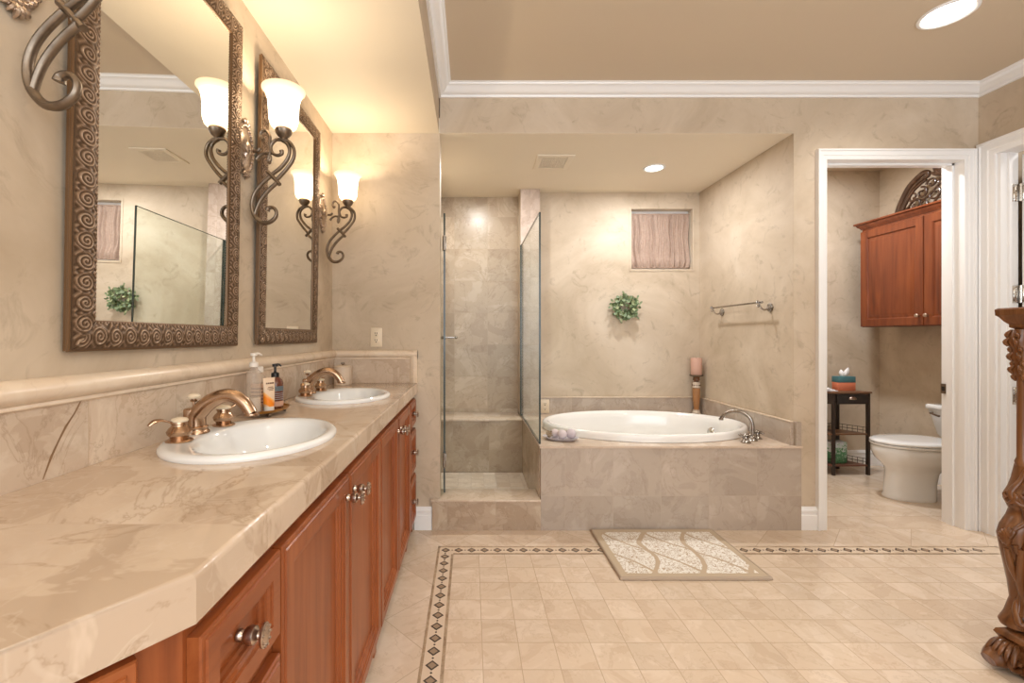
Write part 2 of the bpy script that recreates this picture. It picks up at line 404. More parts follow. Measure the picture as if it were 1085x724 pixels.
def panel_front(bm, w, h, prof, to3, mi=0):
    """door or drawer front as nested rectangles; prof = (inset, height)"""
    rs = [[to3(i, i, d), to3(w-i, i, d), to3(w-i, h-i, d), to3(i, h-i, d)] for i, d in prof]
    rings(bm, rs, mi, True, True)
def ellipse(cx, cy, a, b, z, n=64): return [(cx+a*math.cos(2*PI*i/n), cy+b*math.sin(2*PI*i/n), z) for i in range(n)]
def cut(o, bm):
    c = bpy.data.objects.new('cutter', finish('cutter', bm, M['white'], 0)); COL.objects.link(c)
    md = o.modifiers.new('hole', 'BOOLEAN'); md.object = c; md.operation = 'DIFFERENCE'; md.solver = 'EXACT'
    dg = bpy.context.evaluated_depsgraph_get(); dg.update()
    me = bpy.data.meshes.new_from_object(o.evaluated_get(dg)); o.modifiers.clear(); old = o.data; o.data = me
    bpy.data.objects.remove(c); bpy.data.meshes.remove(old)
def by_normal(bm, fn):
    bmesh.ops.recalc_face_normals(bm, faces=bm.faces[:])
    for f in bm.faces: f.material_index = fn(f.normal, f.calc_center_median())

# ------------------------------------------------------------------ the room shell
CEIL = 2.629; SOF = 2.358; DB = 2.64
# floor: bordered field of small tiles, diagonal tiles round it, larger tiles in the toilet room
bm = BM()
def slab(x0, x1, y0, y1, mi): box(bm, x0, x1, y0, y1, -.06, 0, mi=mi)
IX0, IX1, IY0, IY1 = -.093, 2.78, -1.85, 2.335
slab(IX0, IX1, IY0, IY1, 0)
slab(-.925, IX0, -2.6, 2.757, 1); slab(IX1, 3.16, -2.6, 2.64, 1); slab(IX0, IX1, IY1, 2.64, 1); slab(IX0, IX1, -2.6, IY0, 1)
slab(2.04, 4.3, 2.64, 4.06, 2); slab(3.16, 4.3, 1.2, 2.64, 2)
slab(-.36, 2.04, 2.757, 3.95, 1)
struct('floor', bm, [M['floor_field'], M['floor_outer'], M['floor_wc']], smooth=0)
# mosaic band let into the floor
bm = BM()
BW = .085
def band(x0, x1, y0, y1, z, mi): box(bm, x0, x1, y0, y1, 0.0002, z, mi=mi)
ox0, ox1, oy0, oy1 = IX0-BW, IX1+BW, IY0-BW, IY1+BW
for x0, x1, y0, y1 in ((ox0, ox1, IY1, oy1), (ox0, ox1, oy0, IY0), (ox0, IX0, IY0, IY1), (IX1, ox1, IY0, IY1)): band(x0, x1, y0, y1, .0010, 0)
e = .011
for x0, x1, y0, y1 in ((ox0, ox1, oy1-e, oy1), (IX0, IX1, IY1, IY1+e), (ox0, ox1, oy0, oy0+e), (IX0, IX1, IY0-e, IY0), (ox0, ox0+e, oy0, oy1), (IX0-e, IX0, IY0, IY1), (ox1-e, ox1, oy0, oy1), (IX1, IX1+e, IY0, IY1)):
    band(x0, x1, y0, y1, .0013, 1)
def diamond(cx, cy, a, b):
    for s, z, mi in ((1.0, .0016, 2), (.66, .0019, 3)):
        prism(bm, [(cx-a*s, cy), (cx, cy-b*s), (cx+a*s, cy), (cx, cy+b*s)], .0002, z, mi)
pitch = .0695; mx = (ox0+IX0)/2; my = (IY1+oy1)/2
k = int((IX1-mx)/pitch)+1
for i in range(k):
    x = mx+i*pitch; diamond(x, my, .024, .024); diamond(x, (oy0+IY0)/2, .024, .024)
    for yy in (my, (oy0+IY0)/2): prism(bm, [(x+pitch/2-.005, yy), (x+pitch/2, yy-.005), (x+pitch/2+.005, yy), (x+pitch/2, yy+.005)], .0002, .0016, 2)
for i in range(1, int((IY1-IY0)/pitch)+1):
    y = my-i*pitch
    for xx in (mx, (ox1+IX1)/2):
        diamond(xx, y, .024, .024); prism(bm, [(xx-.005, y+pitch/2), (xx, y+pitch/2-.005), (xx+.005, y+pitch/2), (xx, y+pitch/2+.005)], .0002, .0016, 2)
struct('trim_1', bm, [M['mosaic_cream'], M['mosaic_brown'], M['mosaic_dark'], M['mosaic_tan']], smooth=0)

bm = BM(); box(bm, -.925, -.825, -2.6, 2.74, 0, SOF); struct('wall_left', bm, M['plaster'])
bm = BM(); box(bm, -.825, -.185, DB, 2.74, 0, SOF)
struct('wall_end', bm, M['plaster'])
bm = BM()
box(bm, 1.92, 2.09, DB, 2.757, 0, SOF); box(bm, 2.09, 2.945, DB, 2.757, 2.211, SOF); box(bm, 2.945, 4.3, DB, 2.757, 0, SOF)
struct('wall_back', bm, M['plaster'])
bm = BM(); box(bm, -.185, 4.3, DB, 2.757, SOF, 2.75); struct('wall_back_header', bm, M['plaster'])
bm = BM()
box(bm, 3.02, 3.12, 2.545, DB, 0, 2.75); box(bm, 3.02, 3.12, 1.72, 2.545, 2.211, 2.75); box(bm, 3.02, 3.12, -2.6, 1.72, 0, 2.75)
struct('wall_right', bm, M['plaster'])
bm = BM(); box(bm, 1.92, 2.04, 2.757, 4.06, 0, 2.70); struct('wall_alcove_right', bm, M['plaster'])
WX0, WX1, WZ0, WZ1 = 1.347, 1.86, 1.712, 2.218
bm = BM()
box(bm, .42, WX0, 3.725, 3.86, 0, 2.45); box(bm, WX1, 1.92, 3.725, 3.86, 0, 2.45)
box(bm, WX0, WX1, 3.725, 3.86, 0, WZ0); box(bm, WX0, WX1, 3.725, 3.86, WZ1, 2.45)
struct('wall_alcove_rear', bm, M['plaster'])
bm = BM(); box(bm, -.36, .42, 3.85, 3.95, 0, 2.45); struct('wall_shower_rear', bm, M['shower_x'], smooth=0)
bm = BM(); box(bm, -.36, -.26, 2.74, 3.85, 0, 2.45); struct('wall_shower_left', bm, M['shower_y'], smooth=0)
bm = BM(); box(bm, .407, .564, 3.634, 3.725, .501, SOF-.002); box(bm, .407, .42, 3.725, 3.85, .501, SOF-.002)
by_normal(bm, lambda n, c: 1 if abs(n.x) > .7 else 0)
struct('wall_shower_column', bm, [M['stub'], M['shower_y']], smooth=0)
bm = BM(); box(bm, 2.04, 3.747, 3.96, 4.06, 0, 2.70); struct('wall_toilet_rear', bm, M['plaster'])
bm = BM(); box(bm, 3.647, 3.747, 2.757, 3.96, 0, 2.70); struct('wall_toilet_right', bm, M['plaster'])
# ceilings
bm = BM(); box(bm, -.19, 3.16, -2.6, DB, CEIL, CEIL+.1); struct('ceiling', bm, M['ceiling'])
bm = BM(); box(bm, -.925, -.19, -2.6, 2.74, SOF, 2.75)
by_normal(bm, lambda n, c: 1 if n.z < -.7 else 0)
struct('ceiling_vanity_soffit', bm, [M['plaster'], M['soffit']])
bm = BM(); box(bm, -.36, 1.919, DB+.0005, 3.95, SOF-.0015, SOF+.09); struct('ceiling_alcove', bm, M['soffit'])
bm = BM(); box(bm, 2.04, 4.3, 2.757, 4.06, 2.62, 2.72); struct('ceiling_toilet_room', bm, M['plaster'])
bm = BM(); box(bm, 3.12, 4.3, 1.2, DB, 2.62, 2.72); box(bm, 4.2, 4.3, 1.2, DB, 0, 2.62); box(bm, 3.12, 4.2, 1.2, 1.3, 0, 2.62); struct('wall_next_room', bm, M['plaster'])
# crown moulding round the recessed ceiling
bm = BM()
cp = [(0, 0), (.0, -.063), (.012, -.063), (.016, -.052), (.022, -.050), (.034, -.040), (.046, -.026), (.056, -.014), (.062, -.012), (.066, -.004), (.074, -.002), (.074, 0)]
sweep(bm, [(3.02, -2.6), (3.02, DB), (-.19, DB), (-.19, -2.6)], [(u, CEIL+v) for u, v in cp], lambda a, b, v: (a, b, v))
struct('trim_2', bm, M['white'])
# baseboards
bp = [(0, 0), (.016, 0), (.016, .085), (.012, .090), (.012, .103), (.017, .108), (.017, .116), (.010, .124), (.006, .135), (0, .135)]
T3 = lambda a, b, v: (a, b, v)
bm = BM(); sweep(bm, [(-.232, DB), (-.335, DB)], bp, T3); struct('baseboard_end', bm, M['white'])
bm = BM(); sweep(bm, [(2.05, DB), (1.952, DB)], bp, T3); struct('baseboard_back', bm, M['white'])
bm = BM(); sweep(bm, [(3.02, DB), (2.985, DB)], bp, T3); struct('baseboard_corner', bm, M['white'])
bm = BM(); sweep(bm, [(3.02, -2.6), (3.02, 1.655)], bp, T3); struct('baseboard_right', bm, M['white'])
bm = BM(); sweep(bm, [(3.647, 2.757), (3.647, 3.96), (2.04, 3.96), (2.04, 2.757)], bp, T3); struct('baseboard_toilet_room', bm, M['white'])
# door 1: cased opening to the toilet room
OX0, OX1, OZ = 2.11, 2.925, 2.195
cas = [(0, 0), (0, -.012), (.006, -.016), (.020, -.016), (.024, -.020), (.046, -.020), (.050, -.026), (.060, -.026), (.060, 0)]
r1 = sempty('door_1', (2.5, DB, 0))
bm = BM()
sweep(bm, [(OX0, 0), (OX0, OZ), (OX1, OZ), (OX1, 0)], cas, lambda a, b, v: (a, DB+v, b))
obj('casing', bm, M['white'], r1, world=True)
bm = BM()
box(bm, OX0-.018, OX0, DB, 2.757, 0, OZ); box(bm, OX1, OX1+.018, DB, 2.757, 0, OZ); box(bm, OX0-.018, OX1+.018, DB, 2.757, OZ, OZ+.016)
for x0, x1 in ((OX0, OX0+.012), (OX1-.012, OX1)): box(bm, x0, x1, DB+.045, DB+.08, 0, OZ)
box(bm, OX0, OX1, DB+.045, DB+.08, OZ-.012, OZ)
obj('jamb', bm, M['white'], r1, world=True)
bm = BM(); box(bm, OX1-.0135, OX1-.0005, DB+.081, DB+.110, .795, .855); box(bm, OX1-.016, OX1-.002, DB+.088, DB+.102, .812, .838, mi=1)
obj('strike_plate', bm, [M['bronze'], M['darkslot']], r1, world=True, label='small bronze strike plate')
# door 2: cased doorway in the right wall with an open slab
r2 = sempty('door_2', (3.02, 2.13, 0))
bm = BM(); DY0, DY1 = 1.72, 2.545
sweep(bm, [(DY1, 0), (DY1, OZ), (DY0, OZ), (DY0, 0)], [(-u*1.4, v) for u, v in cas], lambda a, b, v: (3.02+v, a, b))
obj('casing', bm, M['white'], r2, world=True)
bm = BM()
box(bm, 3.02, 3.12, DY1-.016, DY1, 0, OZ); box(bm, 3.02, 3.12, DY0, DY0+.016, 0, OZ); box(bm, 3.02, 3.12, DY0, DY1, OZ, OZ+.015)
box(bm, 3.055, 3.072, DY1-.028, DY1-.016, 0, OZ)
obj('jamb', bm, M['white'], r2, world=True)
bm = BM(); box(bm, 3.126, 3.92, 2.478, 2.516, .01, 2.18, .002)
for z0, z1 in ((.15, .95), (1.1, 2.0)):
    panel_front(bm, .55, z1-z0, [(0, 0), (.0, .001), (.012, .004), (.03, .004), (.05, .0005)], lambda a, b, d, z0=z0: (3.25+a, 2.478-d, z0+b))
obj('door_slab', bm, M['white'], r2, world=True)
for z in (1.966, 1.388, .81):
    bm = BM(); box(bm, 3.083, 3.119, 2.5265, 2.5288, z-.05, z+.05, .0006); box(bm, 3.1245, 3.1262, 2.482, 2.514, z-.05, z+.05, .0006)
    for q in range(5): lathe(bm, [(.0065, -.05+q*.02+.0006), (.0065, -.03+q*.02-.0006)], (3.1245, 2.521, z), 12)
    for dz in (-.032, 0, .032):
        for x in (3.093, 3.107): lathe(bm, [(.0035, 2.5258), (.0035, 2.527)], (x, 0, z+dz+(.01 if x > 3.1 else 0)), 8, 'y', 1)
    obj('hinge', bm, [M['chrome'], M['nickel']], r2, world=True, label='satin metal hinge')
# window 1 in the alcove with its frame and pane
r3 = sempty('window_1', ((WX0+WX1)/2, 3.81, WZ0))
bm = BM(); sweep(bm, [(WX0, WZ0), (WX1, WZ0), (WX1, WZ1), (WX0, WZ1)], [(0, 3.80), (.03, 3.80), (.03, 3.84), (0, 3.84)], lambda a, b, v: (a, v, b), True)
obj('window_frame', bm, M['white'], r3, world=True)
bm = BM(); box(bm, WX0+.03, WX1-.03, 3.818, 3.824, WZ0+.03, WZ1-.03); obj('pane', bm, M['paneglass'], r3, world=True)
bm = BM(); sweep(bm, [(WX0, WZ0), (WX1, WZ0), (WX1, WZ1), (WX0, WZ1)], [(0, 0), (-.018, 0), (-.018, -.004), (-.004, -.006), (0, -.004)], lambda a, b, v: (a, 3.725+v, b), True)
obj('window_trim', bm, M['plaster'], r3, world=True)

# ------------------------------------------------------------------ shower and tub surround
t = thing('shower_curb', 'low brown marble tile step in front of the shower', 'curb', (.09, 2.71, 0))
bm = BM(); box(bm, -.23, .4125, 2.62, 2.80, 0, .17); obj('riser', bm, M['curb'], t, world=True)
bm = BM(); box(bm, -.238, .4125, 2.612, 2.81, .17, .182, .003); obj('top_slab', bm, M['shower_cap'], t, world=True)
bm = BM(); box(bm, -.259, .4065, 2.8005, 3.5165, 0.0005, .068); struct('floor_shower', bm, M['shower_floor'], smooth=0)
t = thing('shower_bench', 'beige marble tile bench across the back of the shower', 'bench', (.07, 3.68, 0))
bm = BM(); box(bm, -.259, .4065, 3.525, 3.849, 0, .475); obj('seat_base', bm, M['shower_x'], t, world=True, smooth=0)
bm = BM(); box(bm, -.259, .4065, 3.512, 3.849, .475, .492, .003); obj('top_slab', bm, M['shower_cap'], t, world=True)
t = thing('tub_surround', 'beige marble tile platform built around the oval bathtub', 'tub platform', (1.18, 3.1, 0))
bm = BM(); box(bm, .413, 1.952, 2.62, 2.655, 0, .487); box(bm, 1.921, 1.952, 2.62, 2.6395, .487, .64)
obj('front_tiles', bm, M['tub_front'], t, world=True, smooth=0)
bm = BM(); box(bm, .407, .44, 2.6555, 3.6335, 0, .487); obj('knee_wall_tiles', bm, M['tub_side'], t, world=True, smooth=0)
TCX, TCY, TA, TB = 1.21, 3.146, .70, .461
bm = BM(); box(bm, .405, 1.9195, 2.612, 3.633, .4872, .50); box(bm, .565, 1.9195, 3.633, 3.724, .4872, .50)
bm.free(); bm = BM()
prism(bm, [(.405, 2.612), (1.956, 2.612), (1.956, 2.6395), (1.9195, 2.6395), (1.9195, 3.724), (.5645, 3.724), (.5645, 3.6335), (.405, 3.6335)], .4872, .50)
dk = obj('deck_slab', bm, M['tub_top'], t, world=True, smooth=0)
cb = BM(); rings(cb, [ellipse(TCX, TCY, TA-.05, TB-.05, .3), ellipse(TCX, TCY, TA-.05, TB-.05, .7)])
cut(dk, cb)
bm = BM(); box(bm, .5645, 1.90, 3.704, 3.7245, .5002, .636); obj('rear_splash', bm, M['splash_x'], t, world=True, smooth=0)
bm = BM(); box(bm, 1.90, 1.9195, 2.6395, 3.7045, .5002, .636); obj('side_splash', bm, M['splash_y'], t, world=True, smooth=0)
bm = BM(); box(bm, .5645, 1.90, 3.700, 3.7245, .636, .643, .002); box(bm, 1.896, 1.9195, 2.6395, 3.70, .636, .643, .002); obj('splash_edging', bm, M['cap'], t, world=True)
# bathtub
t = thing('bathtub', 'white oval drop-in bathtub in the tiled platform', 'bathtub', (TCX, TCY, .5))
bm = BM(); prof = [(1.0, .002), (1.0, .030), (.993, .042), (.975, .050), (.95, .050), (.925, .044), (.905, .030), (.89, 0), (.86, -.12), (.82, -.25), (.76, -.34), (.62, -.385), (.3, -.395), (.05, -.397)]
rs = []
for s_, z in prof:
    off = 0 if s_ > .9 else (.9-s_)*.05
    d = TA-(1-s_)*TB*1.15 if s_ > .7 else TA*(s_+.05)
    rs.append(ellipse(off, 0, max(.03, d), TB*s_, z, 96))
rings(bm, rs, cap0=False); obj('basin', bm, M['tubwhite'], t, 60, recalc=False)
bm = BM(); lathe(bm, [(.001, .012), (.020, .012), (.030, .006), (.034, 0)], (0, 0, 0), 24, 'x', cap0=True)
o = obj('overflow_plate', bm, M['chrome'], t, label='chrome overflow plate'); o.location = (.555, .12, -.055); o.rotation_euler = (0, math.radians(-165), math.radians(12))
# shower glass
t = thing('shower_screen', 'fixed frameless glass panel between the shower and the bathtub', 'glass panel', (.413, 3.15, .5))
bm = BM(); box(bm, .409, .419, 2.668, 3.632, .512, 1.892); obj('pane', bm, M['glass'], t, world=True, smooth=0)
bm = BM(); box(bm, .4085, .4195, 2.664, 2.668, .505, 1.895); box(bm, .4085, .4195, 2.664, 3.632, 1.892, 1.8945); box(bm, .4085, .4195, 2.664, 3.632, .5005, .5115)
obj('edge', bm, M['glass_edge'], t, world=True, smooth=0, label='dark edge of the glass')
bm = BM(); box(bm, .402, .4085, 3.618, 3.6335, .502, 1.895); box(bm, .4195, .426, 3.618, 3.6335, .502, 1.895); obj('wall_channel', bm, M['glass_edge'], t, world=True)
t = thing('shower_door', 'frameless glass shower door standing open against the left side', 'shower door', (-.163, 2.72, .19), (0, 0, math.radians(93)))
bm = BM(); box(bm, .0, .60, -.005, .005, .0, 1.71); obj('pane', bm, M['glass'], t, smooth=0)
bm = BM(); box(bm, -.003, .0, -.0053, .0053, 0, 1.712); box(bm, .60, .603, -.0053, .0053, 0, 1.712); box(bm, 0, .60, -.0053, .0053, 1.71, 1.7125); obj('edge', bm, M['glass_edge'], t, smooth=0, label='dark edge of the glass')
for z in (.20, 1.53):
    bm = BM(); box(bm, -.012, .045, -.012, .012, z-.04, z+.04, .003); lathe(bm, [(.008, z-.045), (.008, z+.045)], (-.012, 0, 0), 12); obj('hinge', bm, M['nickel'], t, label='metal glass hinge')
bm = BM(); tube(bm, [(.50, -.006, .95), (.50, -.075, .95)], .007, 10, 1); ball(bm, (.50, -.08, .95), .012); lathe(bm, [(.014, -.010), (.014, -.005)], (.50, 0, .95), 14, 'y'); lathe(bm, [(.014, .005), (.012, .03)], (.50, 0, .95), 14, 'y')
obj('handle', bm, M['nickel'], t, label='metal pull knob')

# ------------------------------------------------------------------ vanity
CT, CB = .872, .814
def knob_mesh():
    bm = BM()
    lathe(bm, [(.007, 0), (.009, .002), (.0085, .006), (.006, .009), (.011, .013), (.0135, .019), (.0125, .026), (.006, .031), (.005, .036)], (0, 0, 0), 18, 'x')
    lathe(bm, [(.006, .036), (.014, .0375), (.0145, .041), (.012, .043), (.010, .0425), (.006, .044), (.002, .0455)], (0, 0, 0), 22, 'x', sx=1.0, sy=1.25)
    for q in range(9): ball(bm, (.0435, .0115*math.cos(q*2*PI/9), .0143*math.sin(q*2*PI/9)), .0022, 6)
    return finish('knob', bm, M['pewter'])
KNOB = knob_mesh()
def knob(parent, loc):
    o = bpy.data.objects.new('knob', KNOB); COL.objects.link(o); o.parent = parent; o.location = loc; o['label'] = 'oval pewter knob'
FR = [(0, 0), (0, .015), (.002, .0175), (.010, .0180), (.0115, .021), (.042, .021), (.0430, .0180), (.0485, .0175), (.0515, .0140), (.0580, .0132), (.0592, .0085), (.065, .006), (.0665, .0022), (.067, .0022)]
FRD = [(i*.82, d) for i, d in FR]
XF = -.3435
def cabinet(label, y0, y1, doors=(), drawers=(), name='vanity_cabinet', cat='vanity cabinet'):
    """base unit in local coordinates: y along the front, x out of the wall"""
    t = thing(name, label, cat, (XF, y0, 0)); w = y1-y0
    bm = BM(); d = .46
    box(bm, -d, -.001, .0005, .016, .0, CB-.001); box(bm, -d, -.001, w-.016, w-.0005, .0, CB-.001); box(bm, -d, -.001, .016, w-.016, .075, .093)
    box(bm, -.02, 0, .0005, .022, .07, CB-.001); box(bm, -.02, 0, w-.022, w-.0005, .07, CB-.001); box(bm, -.02, 0, .022, w-.022, CB-.034, CB-.001); box(bm, -.02, 0, .022, w-.022, .07, .10)
    zs = sorted([a for a, b in drawers] + [b for a, b in drawers])
    for z in zs[1:-1:2]: box(bm, -.02, 0, .022, w-.022, z-.005, z+.03)
    obj('carcass', bm, M['cherry'], t)
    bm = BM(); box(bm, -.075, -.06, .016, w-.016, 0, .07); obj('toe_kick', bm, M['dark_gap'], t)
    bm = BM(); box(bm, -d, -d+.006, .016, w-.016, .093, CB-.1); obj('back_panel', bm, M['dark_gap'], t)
    for a, b, ky in doors:
        bm = BM(); panel_front(bm, b-a-.004, .700, FR, lambda u, v, dd, a=a: (.0005+dd, a+.002-y0+u, .082+v))
        o = obj('door', bm, M['cherry'], t, 25); knob(o, (.0215, ky-y0, .728))
    for a, b in drawers:
        bm = BM(); panel_front(bm, w-.012, b-a, FRD, lambda u, v, dd, a=a: (.0005+dd, .006+u, a+v))
        o = obj('drawer', bm, M['cherry_h'], t, 25); knob(o, (.0030, w/2, (a+b)/2))
    return t
cabinet('cherry drawer stack at the near corner of the vanity, beside the angled end', .529, .764, drawers=((.638, .782), (.355, .605), (.085, .32)))
cabinet('cherry two-door vanity cabinet below the nearer sink', .764, 1.596, doors=((.764, 1.184, 1.150), (1.184, 1.596, 1.218)))
cabinet('cherry two-door vanity cabinet below the farther sink', 1.596, 2.378, doors=((1.596, 1.985, 1.953), (1.985, 2.374, 2.02)))
cabinet('narrow cherry drawer stack at the far end of the vanity by the plaster wall', 2.378, 2.62, drawers=((.640, .782), (.375, .61), (.085, .345)))
# angled near end unit
ang = math.atan2(.361, .2635)
t = thing('vanity_cabinet', 'angled cherry end cabinet under the clipped near corner of the counter', 'vanity cabinet', (XF, .5285, 0), (0, 0, -(PI/2-ang)))
w = .43
bm = BM(); box(bm, -.02, 0, -.07, .0, .07, CB-.001); box(bm, -.02, 0, -w, -w+.05, .07, CB-.001); box(bm, -.02, 0, -w+.05, -.07, CB-.02, CB-.001); box(bm, -.02, 0, -w+.05, -.07, .07, .10); box(bm, -.18, -.001, -w, -w+.016, 0, CB-.001)
obj('carcass', bm, M['cherry'], t)
bm = BM(); box(bm, -.05, -.04, -w+.016, -.05, 0, .07); obj('toe_kick', bm, M['dark_gap'], t)
bm = BM(); panel_front(bm, w-.10, .712, FR, lambda u, v, dd: (.0005+dd, -w+.05+u, .085+v)); o = obj('door', bm, M['cherry'], t, 25); knob(o, (.0215, -w+.075, .70))

# countertop with backsplash
t = thing('vanity_countertop', 'long cream marble vanity countertop with backsplash and clipped near corner', 'countertop', (-.6, 1.2, CB))
bm = BM()
prism(bm, [(-.824, -.6), (-.58, -.6), (-.58, .15), (-.3165, .511), (-.3165, 2.639), (-.824, 2.639)], CB, CT, bev_top=.009)
ctop = obj('counter_slab', bm, M['counter'], t, world=True)
SA, SB = .205, .24; SX = -.575; SINKS = (1.184, 2.015)
for y in SINKS:
    cb = BM(); rings(cb, [ellipse(SX, y, SA-.016, SB-.016, .7), ellipse(SX, y, SA-.016, SB-.016, 1.0)]); cut(ctop, cb)
bm = BM(); box(bm, -.8245, -.806, -.6, 2.6395, CT+.0002, 1.03)
def ribbon(pts, w_, x):
    for (y0, z0, w0), (y1, z1, w1) in zip(pts, pts[1:]):
        f = bm.faces.new([bm.verts.new(p) for p in ((x, y0-w0, z0), (x, y0+w0, z0), (x, y1+w1, z1), (x, y1-w1, z1))]); f.material_index = 1
zt = 1.005
ribbon([(.835, .876, .0012), (.852, .915, .003), (.866, .94, .0022), (.882, .966, .0032), (.902, .99, .002), (.916, 1.012, .0025)], 1, -.8057)
obj('backsplash', bm, [M['backsplash'], M['crack']], t, world=True, smooth=0)
bm = BM(); box(bm, -.806, -.3185, 2.621, 2.6395, CT+.0002, 1.03); obj('end_backsplash', bm, M['backsplash_end'], t, world=True, smooth=0)
cpf = [(0, 1.012), (.021, 1.012), (.024, 1.015), (.024, 1.019), (.022, 1.022), (.026, 1.024), (.033, 1.030), (.037, 1.039), (.036, 1.050), (.030, 1.059), (.020, 1.065), (.008, 1.067), (0, 1.067)]
bm = BM(); sweep(bm, [(-.3165, 2.6395), (-.8245, 2.6395), (-.8245, -.6)], cpf, T3)
pv = [(0, 0), (.0, -.022), (.008, -.030), (.020, -.035), (.032, -.032), (.040, -.026), (.046, -.021), (.046, 0)]
rings(bm, [[(-.3165-u, 2.6395+v, z) for u, v in pv] for z in (CT+.0002, 1.06)])
obj('bullnose_cap', bm, M['cap'], t, world=True, label='rounded cream marble cap rail')

# sinks
def make_sink(label):
    t = thing('sink', label, 'sink', (SX, SINKS[0], CT))
    rs = [(.203, .238, 0, .0002), (.205, .24, 0, .006), (.203, .238, 0, .011), (.196, .231, 0, .0155), (.186, .221, .002, .016), (.156, .203, .022, .0135), (.148, .196, .026, .008), (.142, .19, .027, -.004), (.13, .172, .027, -.05), (.104, .135, .025, -.095), (.06, .075, .022, -.118), (.022, .022, .02, -.123)]
    bm = BM(); rings(bm, [ellipse(c, 0, a, b, z, 72) for a, b, c, z in rs], cap0=False); obj('basin', bm, M['porcelain'], t, 60, recalc=False)
    bm = BM(); lathe(bm, [(.021, -.1235), (.021, -.120), (.016, -.119), (.015, -.116), (.004, -.114)], (.02, 0, 0), 20); obj('drain', bm, M['copper'], t, label='copper drain')
    return t
s1 = make_sink('white oval sink nearer the camera, in front of the bottle tray')
dup(s1, (SX, SINKS[1], CT), 'white oval sink at the far end, beside the cream canister')
# faucets
FX = -.738
def make_faucet(label, levers):
    t = thing('faucet', label, 'faucet', (FX, SINKS[0]+.01, CT+.0145))
    bm = BM()
    lathe(bm, [(.031, 0), (.031, .004), (.027, .008), (.026, .014), (.028, .017), (.025, .020)], (0, 0, 0), 28)
    P = [(0, 0, .018), (.0, 0, .045), (.012, 0, .062), (.04, 0, .086), (.075, 0, .100), (.105, 0, .096), (.130, 0, .078), (.147, 0, .052)]
    tube(bm, P, [.024, .024, .024, .022, .020, .019, .0175, .017], 18, 5, ref=(0, 1, 0), flat=.92)
    lathe(bm, [(.0, .0), (.018, .0), (.019, .003), (.018, .007)], (.1475, 0, .046), 18)
    box(bm, -.026, .0, -.021, .021, .018, .068, .006)
    obj('spout', bm, M['copper'], t, 50)
    bm = BM(); lathe(bm, [(.0032, .066), (.0032, .083), (.008, .084), (.009, .088), (.006, .090), (.006, .092)], (-.008, 0, 0), 14); lathe(bm, [(.008, .092), (.0155, .094), (.0165, .099), (.012, .1045), (.003, .106)], (-.008, 0, 0), 18, mi=1)
    obj('lift_rod', bm, [M['copper'], M['cream_plastic']], t, label='lift rod with cream button')
    for s_, lv in ((-1, levers[0]), (1, levers[1])):
        bm = BM()
        lathe(bm, [(.033, 0), (.034, .003), (.030, .006), (.022, .009), (.024, .014), (.030, .020), (.0315, .027), (.026, .035), (.0195, .041), (.019, .045), (.021, .047), (.0205, .052)], (0, 0, 0), 28)
        o = obj('handle', bm, M['copper'], t); o.location = (.018, s_*.098, 0); o.scale = (.9, .9, .95)
        bm = BM(); lathe(bm, [(.0205, .052), (.0215, .056), (.018, .060), (.006, .063), (.001, .0632)], (0, 0, 0), 24); obj('cap', bm, M['cream_plastic'], o, label='cream button cap')
        c, s2 = math.cos(lv), math.sin(lv)
        bm = BM(); tube(bm, [(c*.012, s2*.012, .048), (c*.03, s2*.03, .056), (c*.048, s2*.048, .062), (c*.064, s2*.064, .060), (c*.076, s2*.076, .052)], [.006, .006, .008, .0105, .006], 10, 4, flat=.5, ref=(-s2, c, 0)); obj('lever', bm, M['copper'], o)
    return t
f1 = make_faucet('antique copper two-handle faucet on the nearer sink', (math.radians(-120), math.radians(60)))
f2 = make_faucet('antique copper two-handle faucet on the farther sink', (math.radians(-80), math.radians(100)))
f2.location = (FX, SINKS[1]+.01, CT+.0145)

